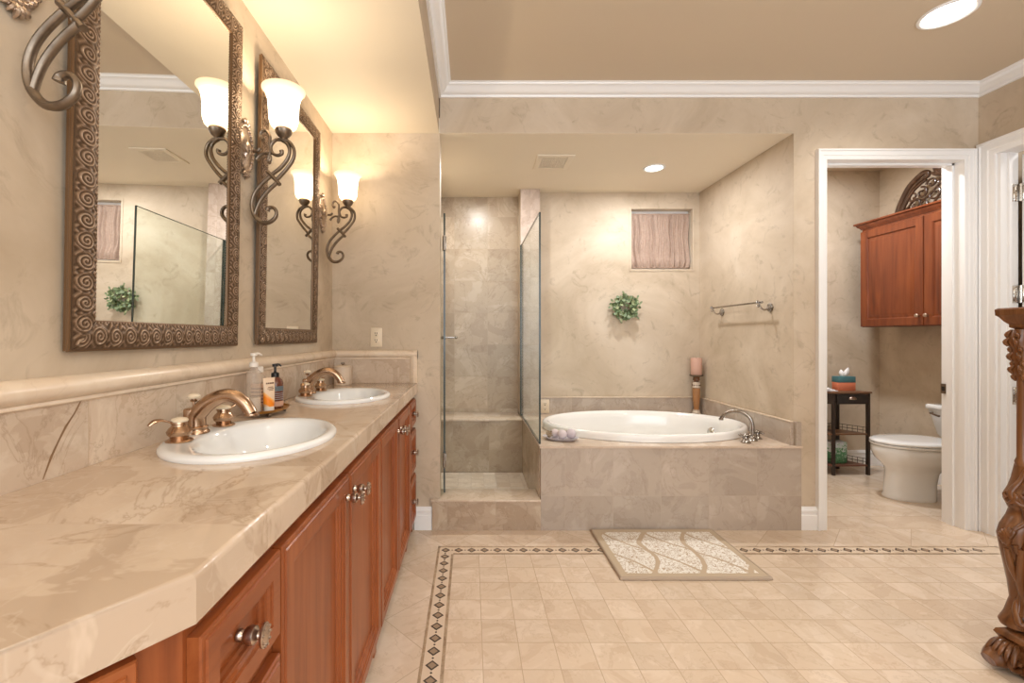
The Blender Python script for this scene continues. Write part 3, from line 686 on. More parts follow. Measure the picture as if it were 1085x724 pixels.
# mirrors
def make_mirror(label):
    W_, H_, fw = .640, 1.095, .060
    t = thing('wall_mirror', label, 'mirror', (-.8215, 1.212, 1.118), (0, math.radians(.95), 0))
    # carved face: a fine grid swept round the rectangle, embossed with interlocking spirals
    bm = BM(); lay = bm.verts.layers.float.new('relief')
    per = .043; NV = 24
    def sect(v): # base thickness across the face, v 0 outer .. 1 inner
        return .0155+.005*math.sin(PI*min(1, v*1.05))-.004*max(0, v-.75)*4*.5
    def relief(s_, v):
        q = s_/per; c = math.floor(q); fx = (q-c-.5)*per; fy = (v-.46)*fw
        flip = 1 if c % 2 else -1
        r = math.hypot(fx*1.15, fy*1.0); th = math.atan2(fy*flip, fx)
        h = .5+.5*math.cos(2*PI*(r/.0088) - th*1.0)
        fall = max(0, min(1, (.0255-r)/.006)) ; h *= fall
        leaf = (.5+.5*math.cos(2*PI*(s_*flip*3/per+v*3.4)))*.8*(1-fall)
        h = max(h, leaf)
        if v < .07: h = .25
        if v > .92: h = (.5+.5*math.cos(2*PI*s_/.0085))*.9
        return h
    sides = [((0, 0), (1, 0), W_), ((W_, 0), (0, 1), H_), ((W_, H_), (-1, 0), W_), ((0, H_), (0, -1), H_)]
    step = .0026
    for (ox, oz), (dx, dz), L in sides:
        nx, nz = -dz, dx; grid = []
        ns = int(L/step)
        for j in range(NV+1):
            v = j/NV; ins = v*fw; row = []
            for i in range(ns+1):
                s_ = ins+(L-2*ins)*i/ns; h = relief(s_+(.0 if L < 1 else .013), v)
                p = (sect(v)+.0036*h, ox+dx*s_+nx*ins-W_/2, oz+dz*s_+nz*ins)
                vt = bm.verts.new(p); vt[lay] = h; row.append(vt)
            grid.append(row)
        for j in range(NV):
            for i in range(ns): bm.faces.new((grid[j][i], grid[j][i+1], grid[j+1][i+1], grid[j+1][i]))
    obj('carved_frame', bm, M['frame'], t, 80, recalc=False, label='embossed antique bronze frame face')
    bm = BM()
    sweep(bm, [(-W_/2, 0), (W_/2, 0), (W_/2, H_), (-W_/2, H_)], [(0, .002), (0, .0155), (-.003, .014), (-.004, .010), (-.001, .007), (-.002, .002)], lambda a, b, v: (v, a, b), True)
    sweep(bm, [(-W_/2, 0), (W_/2, 0), (W_/2, H_), (-W_/2, H_)], [(fw-.001, .0085), (fw+.003, .0085), (fw+.003, .0125), (fw-.001, .0145)], lambda a, b, v: (v, a, b), True)
    obj('frame_side', bm, M['frame_side'], t, label='dark gilded frame edge')
    bm = BM(); box(bm, .003, .0088, -W_/2+.02, W_/2-.02, .02, H_-.02); obj('mirror_glass', bm, M['mirror'], t, smooth=0)
    return t
m1 = make_mirror('tall mirror in embossed bronze frame nearer the camera, above the nearer sink')
dup(m1, (-.8215, 2.000, 1.118), 'tall mirror in embossed bronze frame above the farther sink')

# sconces
def make_sconce(label):
    # local x out from the wall, z up; origin on the wall at the plate centre
    t = thing('wall_sconce', label, 'wall lamp', (-.8245, 1.61, 1.828))
    SC = 1.61/470
    def q(x, y, dy=0.0):
        px, py = 250+x/4.3875, 80+y/4.3875
        return ((px-499)*SC+.8245, dy, 1.145+(357-py)*SC-1.828)
    bm = BM()
    lathe(bm, [(.052, 0), (.052, .006), (.047, .010), (.044, .008), (.038, .010), (.030, .015), (.015, .018), (.012, .022), (.004, .026)], (0, 0, 0), 36, 'x', sx=1.08, sy=1.75)
    for i in range(30):
        a = 2*PI*i/30; ball(bm, (.009, .0465*1.08*math.cos(a), .0465*1.75*math.sin(a)), .0058, 7)
    for sgn in (1, -1):
        for k_ in range(-2, 3):
            tube(bm, [(.006, k_*.004, sgn*.082), (.011, k_*.009, sgn*(.100-abs(k_)*.004)), (.004, k_*.012, sgn*(.112-abs(k_)*.008))], [.004, .006, .002], 7, 4)
    obj('backplate', bm, M['pewter'], t)
    bm = BM(); FLT = .85
    def strand(pts, r, dy=0.0): tube(bm, [q(x, y, dy) for x, y in pts], [k*1.25 for k in (r if isinstance(r, list) else [r]*len(pts))], 8, 5, ref=(0, 1, 0), flat=FLT)
    strand([(212, 300), (243, 306), (268, 340), (268, 385), (238, 432), (205, 470), (180, 492)], .0062)
    strand([(216, 303), (238, 318), (250, 350), (238, 392), (205, 432), (165, 462)], .0062)
    strand([(148, 448), (175, 475), (204, 508)], .0070)
    strand([(158, 470), (118, 508), (88, 550), (75, 600), (85, 648), (115, 682), (152, 684), (182, 662), (188, 634), (172, 614), (152, 618), (147, 630)], [.0066, .0066, .0068, .0072, .0078, .0078, .0072, .0066, .006, .006, .0075, .009])
    strand([(192, 498), (150, 536), (116, 580), (98, 618), (88, 650)], .0064)
    strand([(212, 300), (186, 300), (164, 326), (168, 358), (192, 372), (214, 364), (212, 350)], [.006, .006, .0056, .0056, .0056, .006, .008])
    strand([(80, 352), (102, 352), (112, 340)], .0055)
    strand([(128, 300), (114, 284), (120, 262), (142, 258), (158, 285), (156, 325), (160, 358), (150, 395), (158, 408)], [.008, .0055, .0052, .0052, .0052, .0052, .0052, .0055, .006])
    strand([(96, 392), (112, 372), (136, 362), (158, 372), (160, 394), (146, 402)], [.006, .0052, .0052, .0052, .0055, .007])
    strand([(168, 358), (158, 362), (150, 360)], .005)
    obj('scroll_arm', bm, M['bronze'], t, 50)
    ax = q(222, 0)[0]; zc = q(0, 292)[2]
    bm = BM(); lathe(bm, [(.006, zc-.012), (.009, zc-.004), (.012, zc), (.020, zc+.006), (.027, zc+.016), (.030, zc+.027), (.028, zc+.032), (.010, zc+.034)], (ax, 0, 0), 26)
    obj('shade_holder', bm, M['bronze'], t)
    z0 = zc+.030; bm = BM()
    pr = [(.018, 0), (.034, .003), (.043, .012), (.049, .030), (.051, .055), (.052, .08), (.0545, .102), (.060, .120), (.068, .133), (.0745, .139), (.0745, .142), (.070, .140), (.058, .124), (.052, .104), (.0495, .08), (.047, .035), (.036, .012), (.01, .008)]
    lathe(bm, [(r, z0+h*1.02) for r, h in pr], (ax, 0, 0), 36); obj('glass_shade', bm, M['shade'], t, 80)
    return t
sc1 = make_sconce('lit scrolled bronze sconce hanging between the two mirrors')
sc2 = dup(sc1, (-.8245, 2.45, 1.828), 'lit scrolled bronze sconce beyond the far mirror, beside the end wall')
sc3 = dup(sc1, (-.8245, .795, 1.828), 'bronze sconce cut by the top left corner, only its lower scroll showing')
for y in (1.61, 2.45, .795): lamp('sconce_lamp', 'POINT', (-.672, y, 2.005), 4.6, (1, .80, .55), .022)

# ------------------------------------------------------------------ things on the counter
TX, TY = -.716, 1.573
t = thing('oval_tray', 'small amber metal tray holding the bottles behind the nearer sink', 'tray', (TX, TY, CT))
bm = BM(); rings(bm, [ellipse(0, 0, a, b, z, 40) for a, b, z in ((.03, .05, .012), (.045, .082, .011), (.054, .092, .014), (.060, .098, .023), (.062, .100, .0235), (.058, .094, .017), (.048, .084, .015), (.02, .03, .015))])
obj('dish', bm, metal('amber_metal', (.36, .17, .04), (.48, .25, .07), .3, 30, .6), t)
for dx, dy in ((.03, .06), (.03, -.06), (-.03, .06), (-.03, -.06)):
    bm = BM(); ball(bm, (dx, dy, .006), .0062, 10); obj('foot', bm, M['bronze'], t)
for s_ in (1, -1):
    bm = BM(); tube(bm, [(.0, s_*.094, .020), (.0, s_*.110, .026), (.0, s_*.120, .020), (.0, s_*.112, .014)], .004, 8); obj('handle', bm, M['bronze'], t)
ZT = CT+.0155
clear = N('clear_plastic'); 
tr = clear.n('BsdfTransparent'); tr.inputs[0].default_value = (.93, .90, .86, 1); pb = clear.n('BsdfPrincipled'); pb.inputs['Base Color'].default_value = (.75, .66, .57, 1); pb.inputs['Roughness'].default_value = .12
mx = clear.n('MixShader'); mx.inputs[0].default_value = .30; clear.l(tr.outputs[0], mx.inputs[1]); clear.l(pb.outputs[0], mx.inputs[2]); clear.l(mx.outputs[0], clear.out.inputs[0])
M['clear'] = clear.m
M['lotion'] = simple('white_lotion', (.74, .66, .58), .35)
M['amber'] = simple('dark_amber_plastic', (.12, .028, .012), .12, coat=.4)
M['whiteplastic'] = simple('white_plastic', (.76, .70, .63), .35)
def pump(bm, r, z, mi, nozzle, ny):
    lathe(bm, [(r, z), (r, z+.014), (r*.6, z+.017), (r*.32, z+.018), (r*.32, z+.036), (r*.75, z+.038), (r*.75, z+.046), (r*.3, z+.048)], (0, 0, 0), 18, mi=mi)
    tube(bm, [(0, 0, z+.043), (nozzle*.6, ny*.6, z+.044), (nozzle, ny, z+.038)], [.005, .004, .003], 8, 3, mi=mi)
t = thing('pump_bottle', 'tall clear pump bottle half full of white soap, white pump', 'bottle', (TX-.018, TY-.074, ZT), group=None)
bm = BM(); lathe(bm, [(.022, 0), (.0235, .004), (.0235, .128), (.021, .140), (.013, .148), (.012, .156)], n=28); obj('body', bm, M['clear'], t)
bm = BM(); lathe(bm, [(.020, .002), (.0219, .005), (.0219, .052), (.0, .052)], n=28); obj('soap', bm, M['lotion'], t, label='white liquid soap')
bm = BM(); pump(bm, .0145, .156, 0, .012, .032); obj('pump', bm, M['whiteplastic'], t)
t = thing('lotion_bottle', 'clear bottle with white cap and label standing behind the orange tube', 'bottle', (TX-.030, TY-.012, ZT))
bm = BM(); lathe(bm, [(.024, 0), (.026, .004), (.026, .10), (.022, .118), (.012, .128), (.012, .133)], n=24, sy=.75); obj('body', bm, M['clear'], t)
bm = BM(); lathe(bm, [(.0148, .133), (.0148, .150), (.012, .153)], n=20); obj('cap', bm, M['whiteplastic'], t)
bm = BM(); lathe(bm, [(.0264, .02), (.0264, .095)], n=24, sy=.75, cap0=False, cap1=False)
for k_ in range(5): lathe(bm, [(.0266, .026+k_*.012), (.0266, .031+k_*.012)], n=24, sy=.75, cap0=False, cap1=False, mi=1)
obj('label', bm, [simple('peach_label', (.70, .47, .33), .5), simple('brown_print', (.22, .12, .08), .5)], t)
def tube_mat():
    s = N('orange_cream_tube_print'); sep = s.n('SeparateXYZ'); s.l(s.coord(), sep.inputs[0])
    bl = s.math('ADD', sep.outputs[2], s.math('MULTIPLY', sep.outputs[1], .9))
    bl = s.math('ADD', bl, s.math('MULTIPLY', s.noise(s.coord(), 40, 2), .018))
    col = s.ramp(s.math('MULTIPLY', bl, 10), [(.0, (.75, .45, .28)), (.17, (.82, .55, .36)), (.19, (.92, .30, .02)), (.42, (.90, .24, .01)), (.53, (.90, .50, .16)), (.56, (.78, .60, .44))])
    return s.bsdf(col, .35)
t = thing('lotion_tube', 'cream and orange squeeze tube standing on its cap in front', 'tube', (TX+.018, TY-.040, ZT), (0, 0, math.radians(-25)))
bm = BM(); rs = []
for z, a, b in ((.0175, .017, .0155), (.03, .019, .0165), (.06, .0215, .013), (.09, .0235, .008), (.108, .0245, .003), (.116, .0248, .0018)): rs.append(ellipse(0, 0, b, a, z, 28))
rings(bm, rs); obj('body', bm, tube_mat(), t, 60)
bm = BM(); lathe(bm, [(.0165, 0), (.0168, .002), (.0165, .0175)], n=24); obj('cap', bm, M['whiteplastic'], t)
bm = BM()
for z, w_, h_ in ((.095, .016, .005), (.083, .010, .0022), (.078, .013, .0022), (.073, .009, .0018)):
    bt = .0215-(z-.06)*.16*1.0
    n_ = 5 if h_ > .004 else 8
    for i in range(n_):
        y0 = -w_+2*w_*i/n_; xx = (.013-(z-.06)*.167)*math.sqrt(max(0, 1-(y0/.024)**2))+.0006
        box(bm, xx-.001, xx, y0, y0+2*w_/n_*.72, z, z+h_)
obj('print', bm, simple('dark_print', (.16, .08, .05), .5), t, smooth=0, label='small dark lettering')
t = thing('soap_bottle', 'dark amber soap bottle with black pump and blue-grey label', 'bottle', (TX+.006, TY+.036, ZT))
bm = BM(); lathe(bm, [(.026, 0), (.0275, .004), (.0275, .088), (.025, .100), (.016, .109), (.013, .112)], n=28); obj('body', bm, M['amber'], t)
bm = BM(); pump(bm, .0135, .112, 0, .008, .030); obj('pump', bm, M['black'], t, label='black pump')
bm = BM(); lathe(bm, [(.0279, .062), (.0279, .080)], n=28, cap0=False, cap1=False); lathe(bm, [(.0279, .008), (.0279, .026)], n=28, cap0=False, cap1=False, mi=1)
for i in range(4): lathe(bm, [(.0279, .032+i*.007), (.0279, .0345+i*.007)], n=28, cap0=False, cap1=False, mi=2)
obj('label', bm, [simple('blue_grey_label', (.10, .13, .15), .5), simple('salmon_label', (.62, .36, .25), .5), simple('grey_print', (.30, .28, .28), .5)], t)
t = thing('canister', 'cream ceramic canister with lid at the far corner of the counter', 'canister', (-.735, 2.545, CT))
bm = BM(); lathe(bm, [(.047, 0), (.049, .003), (.049, .096), (.046, .098)], n=32); obj('body', bm, simple('cream_ceramic', (.72, .60, .48), .3), t)
bm = BM(); lathe(bm, [(.050, .0975), (.050, .104), (.044, .108), (.006, .110)], n=32); lathe(bm, [(.005, .109), (.006, .113), (.011, .118), (.010, .125), (.002, .127)], n=16, mi=1); obj('lid', bm, [simple('cream_ceramic_lid', (.66, .54, .42), .3), M['bronze']], t)
def make_outlet(label, loc):
    t = thing('outlet', label, 'outlet', loc)
    bm = BM(); box(bm, -.035, .035, -.005, -.0003, -.057, .057, .003); obj('plate', bm, M['cream_plastic'], t)
    for dz in (-.02, .02):
        bm = BM(); lathe(bm, [(.0165, -.0048), (.0165, -.0066), (.015, -.0072)], (0, 0, dz), 20, 'y')
        for dx in (-.006, .006): box(bm, dx-.0014, dx+.0014, -.0077, -.007, dz-.001, dz+.009, mi=1)
        box(bm, -.003, .003, -.0077, -.007, dz-.011, dz-.005, mi=1)
        obj('socket', bm, [M['cream_plastic'], M['darkslot']], t)
    return t
make_outlet('cream wall outlet on the end wall above the backsplash', (-.563, DB, 1.142))
make_outlet('cream outlet low on the tiled splash behind the tub, by the glass', (.618, 3.704, .565))

# ------------------------------------------------------------------ bath things
t = thing('tub_faucet', 'brushed nickel gooseneck tub faucet with two cross handles', 'faucet', (1.748, 2.757, .50))
bm = BM(); lathe(bm, [(.030, 0), (.031, .004), (.024, .010), (.018, .022), (.021, .028), (.016, .034)], n=24)
d_ = Vector((-.80, .6, 0)).normalized()
pts = [(0, 0, .03), (0, 0, .10)]+[tuple(d_*(.085-.085*math.cos(a))+Vector((0, 0, .10+.075*math.sin(a)))) for a in (PI*.2, PI*.4, PI*.6, PI*.78)]+[tuple(d_*.170+Vector((0, 0, .115)))]
tube(bm, pts, [.0125, .0125, .012, .012, .0115, .011, .011], 14, 5); e_ = Vector(pts[-1]); lathe(bm, [(.013, -.006), (.013, .004)], e_, 14)
obj('spout', bm, M['nickel'], t, 50)
for dx, dy in ((-.075, -.055), (.060, .045)):
    bm = BM(); lathe(bm, [(.028, 0), (.029, .004), (.021, .010), (.014, .020), (.017, .026), (.013, .032), (.013, .040), (.017, .044), (.013, .050), (.006, .056), (.001, .057)], n=20)
    for k_ in range(4):
        a = k_*PI/2+.4; tube(bm, [(0, 0, .040), (.018*math.cos(a), .018*math.sin(a), .041), (.034*math.cos(a), .034*math.sin(a), .041)], [.006, .005, .007], 8, 3); ball(bm, (.036*math.cos(a), .036*math.sin(a), .041), .0085, 8)
    o = obj('handle', bm, M['nickel'], t); o.location = (dx, dy, 0)
bx, by = .560, 2.775
bm = BM(); rings(bm, [[(x*math.cos(-.35)-y*math.sin(-.35)+bx, x*math.sin(-.35)+y*math.cos(-.35)+by, z) for x, y, z in ellipse(0, 0, a, b, z_, 40)] for a, b, z_ in ((.06, .035, .5005), (.085, .052, .503), (.108, .068, .517), (.112, .071, .521), (.106, .066, .520), (.082, .05, .509), (.03, .02, .508))])
tag(obj('soap_dish', bm, simple('lavender_grey_ceramic', (.56, .53, .58), .3)), 'lavender grey oval dish on the left front corner of the tub deck', 'dish')
def puff(loc, r, label, col, kind):
    bm = BM(); n = 26; m = 14; rs = []
    for i in range(1, m):
        th = PI*i/m; ring = []
        for j in range(n):
            a = 2*PI*j/n
            k_ = 1+(.05*math.sin(9*a+3*th)*math.sin(7*th) if kind == 'puff' else .02*math.sin(13*a)*math.sin(11*th))
            ring.append((r*k_*math.sin(th)*math.cos(a), r*k_*math.sin(th)*math.sin(a), r-r*k_*math.cos(th)*.95))
        rs.append(ring)
    rings(bm, rs); o = obj('bath_ball', bm, simple('soft_bath_ball', col, .8), smooth=80); o.location = loc
    tag(o, label, 'bath ball'); return o
puff((bx+.006, by-.022, .509), .030, 'round pale lilac bath ball at the front of the dish', (.64, .56, .58), 'puff')
puff((bx+.062, by-.018, .512), .031, 'pale lilac bath ball at the right end of the dish', (.60, .53, .57), 'puff')
puff((bx-.030, by+.030, .511), .026, 'pale pink bath ball at the back of the dish', (.68, .58, .58), 'puff')
bm = BM(); random.seed(3)
for i in range(26):
    a = random.uniform(0, 2*PI); el = random.uniform(.15, 1.3); L = random.uniform(.022, .036); c_ = Vector((0, 0, .012))
    d = Vector((math.cos(a)*math.cos(el), math.sin(a)*math.cos(el), math.sin(el))); tube(bm, [c_, c_+d*L*.6, c_+d*L], [.003, .0022, .004], 6, 2)
ball(bm, (0, 0, .013), .013, 10)
o = obj('dried_flower', bm, simple('dried_flower_brown', (.40, .30, .20), .8)); o.location = (bx-.068, by+.005, .512)
tag(o, 'spiky dried flower head at the left end of the dish', 'dried flower')
# candle and holder
CX, CY = 1.852, 3.645
t = thing('candle_holder', 'turned wooden candlestick with white painted bands in the tub corner', 'candle holder', (CX, CY, .5002))
gold = simple('golden_wood', (.38, .18, .07), .4); paint = simple('distressed_white_paint', (.66, .56, .46), .6)
bm = BM(); lathe(bm, [(.036, 0), (.036, .012), (.030, .016), (.031, .026), (.026, .034), (.027, .046)], n=24); obj('base', bm, paint, t)
bm = BM(); lathe(bm, [(.022, .046), (.018, .056), (.022, .064), (.0235, .10), (.027, .145), (.030, .205), (.029, .222), (.022, .226)], n=24); obj('shaft', bm, gold, t)
bm = BM(); lathe(bm, [(.028, .2262), (.030, .232), (.026, .242), (.027, .254), (.029, .266), (.022, .274)], n=24)
for k_ in range(10): ball(bm, (.0285*math.cos(k_*PI/5), .0285*math.sin(k_*PI/5), .248), .005, 8, 1)
obj('painted_band', bm, [paint, M['twig']], t)
bm = BM(); lathe(bm, [(.020, .2742), (.019, .282), (.026, .290), (.024, .306), (.028, .316)], n=24); obj('neck', bm, M['mahogany'], t)
bm = BM(); lathe(bm, [(.028, .3162), (.050, .324), (.053, .332), (.050, .334), (.0, .329)], n=32); obj('drip_pan', bm, M['bronze'], t)
bm = BM(); lathe(bm, [(.041, 0), (.042, .002), (.042, .133), (.039, .138), (.030, .136), (.002, .133)], n=32); lathe(bm, [(.0015, .132), (.0012, .143)], n=6, mi=1)
o = obj('pillar_candle', bm, [M['candlewax'], M['black']]); o.location = (CX, CY, .5002+.333); tag(o, 'thick dusty pink pillar candle on the wooden candlestick', 'candle')
# wreath
t = thing('leaf_wreath', 'small round green leaf wreath hanging on the alcove wall', 'wreath', (1.282, 3.724, 1.390)); t.scale = (.9, .95, .9)
bm = BM()
for k_ in range(3): tube(bm, [((.068+.012*math.sin(5*a+k_*2))*math.cos(a), -.022+.012*math.sin(3*a+k_*2.1), (.068+.012*math.sin(5*a+k_*2))*math.sin(a)) for a in [2*PI*i/18 for i in range(18)]], .004, 6, 2, closed=True)
obj('twig_ring', bm, M['twig'], t)
bm = BM(); random.seed(11)
def leaf(c, d, up, L, W_, mi):
    d = d.normalized(); s_ = d.cross(up).normalized(); n_ = s_.cross(d)
    P = [c, c+d*L*.3+s_*W_*.42+n_*L*.05, c+d*L*.65+s_*W_*.46+n_*L*.04, c+d*L-n_*L*.08, c+d*L*.65-s_*W_*.46+n_*L*.04, c+d*L*.3-s_*W_*.42+n_*L*.05, c+d*L*.35, c+d*L*.7-n_*L*.02]
    v = [bm.verts.new(p) for p in P]
    for f in ((0, 1, 6), (1, 2, 7, 6), (2, 3, 7), (3, 4, 7), (4, 5, 6, 7), (5, 0, 6)): bm.faces.new([v[i] for i in f]).material_index = mi
for i in range(175):
    a = random.uniform(0, 2*PI); rr = random.gauss(.078, .019); c_ = Vector((rr*math.cos(a), -.02-random.uniform(0, .055), rr*math.sin(a)))
    d = Vector((math.cos(a)*random.uniform(-.6, 1), -random.uniform(-.1, .7), math.sin(a)*random.uniform(-.6, 1)))+Vector((random.uniform(-.7, .7), random.uniform(-.3, .1), random.uniform(-.7, .7)))
    if d.length < .2: continue
    L = random.uniform(.030, .046); leaf(c_, d, Vector((random.uniform(-.4, .4), -1, random.uniform(-.4, .4))), L, L*.8, random.choice((0, 0, 1, 2, 2)))
for a in (.55, .1, 1.5, 2.6, -.9, -2.1, 2.95): # stray sprigs
    b_ = Vector((.10*math.cos(a), -.04, .10*math.sin(a))); e_ = Vector((.135*math.cos(a+.15), -.05, .135*math.sin(a+.15)))
    for k_ in range(3): leaf(b_.lerp(e_, k_/2), (e_-b_)+Vector((random.uniform(-.03, .03), 0, random.uniform(-.03, .03))), Vector((0, -1, .2)), .032, .02, k_ % 3)
obj('leaves', bm, [M['leafA'], M['leafB'], M['leafC']], t, 0, recalc=False)
# curtain in the window recess
t = thing('window_curtain', 'gathered taupe curtain stretched over the small square window', 'curtain', ((WX0+WX1)/2, 3.775, WZ0))
bm = BM(); random.seed(5); nx, nz = 150, 26; Wc = WX1-WX0-.02; Hc = WZ1-WZ0-.055
ph = [random.uniform(0, 6.28) for _ in range(8)]; grid = []
for j in range(nz+1):
    v = j/nz; row = []
    for i in range(nx+1):
        u = i/nx; x = (u-.5)*Wc
        sw = u+.012*math.sin(3*PI*v+ph[0]+5*u)
        y = .013*math.sin(2*PI*11*sw+ph[1]+1.1*math.sin(9*u+ph[2]))*(.55+.45*math.sin(2*PI*3.3*u+ph[3]))+.005*math.sin(2*PI*23*sw+ph[4]+2*v)+.003*math.sin(2*PI*7*sw+3*v+ph[5])
        bul = -.016*math.exp(-((v-.10)/.10)**2)*(1+.4*math.sin(2*PI*9*u))
        if v > .9: y *= .5
        row.append(bm.verts.new((x, y+bul, .022+v*Hc)))
    grid.append(row)
for j in range(nz):
    for i in range(nx): bm.faces.new((grid[j][i], grid[j][i+1], grid[j+1][i+1], grid[j+1][i]))
obj('cloth', bm, M['curtain'], t, 80, recalc=False)
for z in (.020, .022+Hc+.002):
    bm = BM(); tube(bm, [(-Wc/2-.0095, .0, z), (Wc/2+.0095, .0, z)], .006, 10, 1); obj('curtain_rod', bm, M['curtain'], t, label='thin taupe rod')
# towel bar
t = thing('towel_bar', 'empty scrolled pewter towel bar on the right alcove wall', 'towel bar', (1.92, 3.1, 1.333))
YA, YB = 3.387-3.1, 2.844-3.1
bm = BM(); tube(bm, [(-.072, YA+.02, .032), (-.072, YB-.02, .032)], .006, 10, 1)
for y in (YA+.024, YB-.024): ball(bm, (-.072, y, .032), .009, 10)
obj('bar', bm, M['nickel'], t)
for y in (YA, YB):
    bm = BM()
    lathe(bm, [(.027, -.0005), (.028, -.005), (.022, -.009), (.012, -.011), (.010, -.016), (.003, -.018)], (0, y, 0), 24, 'x', flute=lambda a: .10*math.cos(8*a))
    for k_ in range(8): ball(bm, (-.008, y+.019*math.cos(k_*PI/4), .019*math.sin(k_*PI/4)), .0048, 8)
    tube(bm, [(-.012, y, 0), (-.030, y, -.014), (-.052, y, -.010), (-.068, y, .012), (-.074, y, .030), (-.082, y, .042), (-.090, y, .036), (-.086, y, .028)], [.006, .0055, .005, .005, .006, .005, .0045, .005], 8, 4)
    tube(bm, [(-.066, y, .010), (-.078, y, .004), (-.086, y, .010), (-.080, y, .016)], .004, 8, 3)
    obj('bracket', bm, M['nickel'], t)

# ------------------------------------------------------------------ ceiling fixtures
def can_light(label, loc, r):
    t = thing('recessed_light', label, 'ceiling light', loc)
    bm = BM(); lathe(bm, [(r+.016, 0), (r+.015, -.005), (r+.004, -.007), (r-.002, -.003), (r-.002, 0)], n=40, cap0=False, cap1=False); obj('trim_ring', bm, M['white'], t)
    bm = BM(); lathe(bm, [(r-.003, -.0010), (r*.7, -.0035), (r*.3, -.0045), (.001, -.005)], n=36, cap0=False); obj('lens', bm, M['bulb'], t, label='lit lens')
for i, (x, y) in enumerate(CANS_AND_FILL[:1]): can_light('lit recessed ceiling light at the top right of the high ceiling', (x, y, CEIL-.0003), .088)
can_light('small lit recessed light in the alcove ceiling above the bathtub', (1.313, 3.18, SOF-.0018), .06)
t = thing('ceiling_vent', 'square white exhaust fan grille in the alcove ceiling', 'vent', (.568, 3.07, SOF-.0018))
bm = BM(); sweep(bm, [(-.125, -.125), (.125, -.125), (.125, .125), (-.125, .125)], [(0, -.0003), (.0, -.008), (.01, -.012), (.034, -.008), (.034, -.0003)], T3, True); obj('frame', bm, M['soffit'], t)
bm = BM(); box(bm, -.092, .092, -.092, .092, -.003, -.0005, mi=1)
for i in range(13):
    x = -.088+i*.0147; box(bm, x-.0026, x+.0026, -.092, .092, -.0075, -.0035); box(bm, -.092, .092, x-.0026, x+.0026, -.0070, -.0035)
lathe(bm, [(.014, -.0036), (.013, -.010), (.002, -.011)], n=16); obj('grille', bm, [M['soffit'], simple('vent_shadow', (.13, .10, .07), .8)], t, smooth=0)

# ------------------------------------------------------------------ rug
t = thing('bath_rug', 'beige and white damask bath rug on the tile in front of the tub', 'rug', (1.06, 2.345, .0025))
RW, RH = .705, .515
def rugz(x, y): return .004*max(0, 1-abs(y-RH/2+.03)/.05)*(.5+.5*math.sin(9*x))*.4
bm = BM(); nx, ny = 40, 30
top = [[bm.verts.new((-RW/2+RW*i/nx, -RH/2+RH*j/ny, .011+rugz(-RW/2+RW*i/nx, -RH/2+RH*j/ny))) for i in range(nx+1)] for j in range(ny+1)]
for j in range(ny):
    for i in range(nx):
        f = bm.faces.new((top[j][i], top[j][i+1], top[j+1][i+1], top[j+1][i]))
        f.material_index = 0 if 2 <= i < nx-2 and 2 <= j < ny-2 else 1
bed = [e for e in bm.edges if len(e.link_faces) == 1]
ex = bmesh.ops.extrude_edge_only(bm, edges=bed)
for v in [g for g in ex['geom'] if isinstance(g, bmesh.types.BMVert)]: v.co.z = .0; v.co.x *= 1.004; v.co.y *= 1.004
for g in ex['geom']:
    if isinstance(g, bmesh.types.BMFace): g.material_index = 1
obj('pile', bm, [M['rug'], M['rug_edge']], t, 60)
bm = BM(); sweep(bm, [(-RW/2, -RH/2), (RW/2, -RH/2), (RW/2, RH/2), (-RW/2, RH/2)], [(-.006, 0), (.004, 0), (.004, .0125), (-.002, .0135), (-.006, .008)], T3, True)
obj('binding', bm, simple('taupe_rug_binding', (.42, .33, .25), .9), t)

# ------------------------------------------------------------------ toilet room
TXW, TYC = 3.646, 3.164
t = thing('toilet', 'white two-piece toilet with closed lid, facing left', 'toilet', (3.2, TYC, 0))
def oval(xf, xb, hw, z, n=44, p=2.3, wide=.58):
    out = []; xc = xf+(xb-xf)*wide; z = z*.925
    for i in range(n):
        a = 2*PI*i/n; c, s_ = math.cos(a), math.sin(a); ax = (xb-xc) if c > 0 else (xc-xf); pw = 2/p if c > 0 else 2/2.05
        out.append((xc+ax*math.copysign(abs(c)**pw, c)-3.2, hw*math.copysign(abs(s_)**pw, s_), z))
    return out
bm = BM(); rings(bm, [oval(2.957, 3.27, .112, .0), oval(2.953, 3.275, .114, .012), oval(2.962, 3.28, .106, .03), oval(2.966, 3.285, .100, .12), oval(2.972, 3.30, .102, .20), oval(2.966, 3.33, .112, .235), oval(2.945, 3.38, .138, .265), oval(2.912, 3.44, .166, .30), oval(2.893, 3.47, .182, .345), oval(2.890, 3.475, .184, .392), oval(2.90, 3.47, .176, .400)])
obj('bowl', bm, M['porcelain'], t, 60)
bm = BM(); rings(bm, [oval(2.892, 3.40, .186, .403), oval(2.886, 3.40, .189, .408), oval(2.886, 3.40, .189, .418), oval(2.893, 3.395, .184, .4205)]); obj('seat', bm, M['porcelain'], t, 60)
bm = BM(); rings(bm, [oval(2.892, 3.39, .184, .4245), oval(2.886, 3.39, .188, .430), oval(2.888, 3.39, .187, .441), oval(2.91, 3.385, .172, .450), oval(2.99, 3.37, .11, .453)]); obj('lid', bm, M['porcelain'], t, 60)
bm = BM()
def rr(x0, x1, hw, z, r=.03, n=5):
    out = []
    for cx, cy, a0 in ((x1-r, hw-r, 0), (x0+r, hw-r, PI/2), (x0+r, -hw+r, PI), (x1-r, -hw+r, 1.5*PI)):
        for i in range(n): a = a0+PI/2*i/(n-1); out.append((cx+r*math.cos(a)-3.2, cy+r*math.sin(a), z))
    return out
rings(bm, [rr(3.50, 3.635, .165, .400), rr(3.490, 3.638, .175, .42), rr(3.462, 3.640, .212, .602)]); obj('tank', bm, M['porcelain'], t, 50)
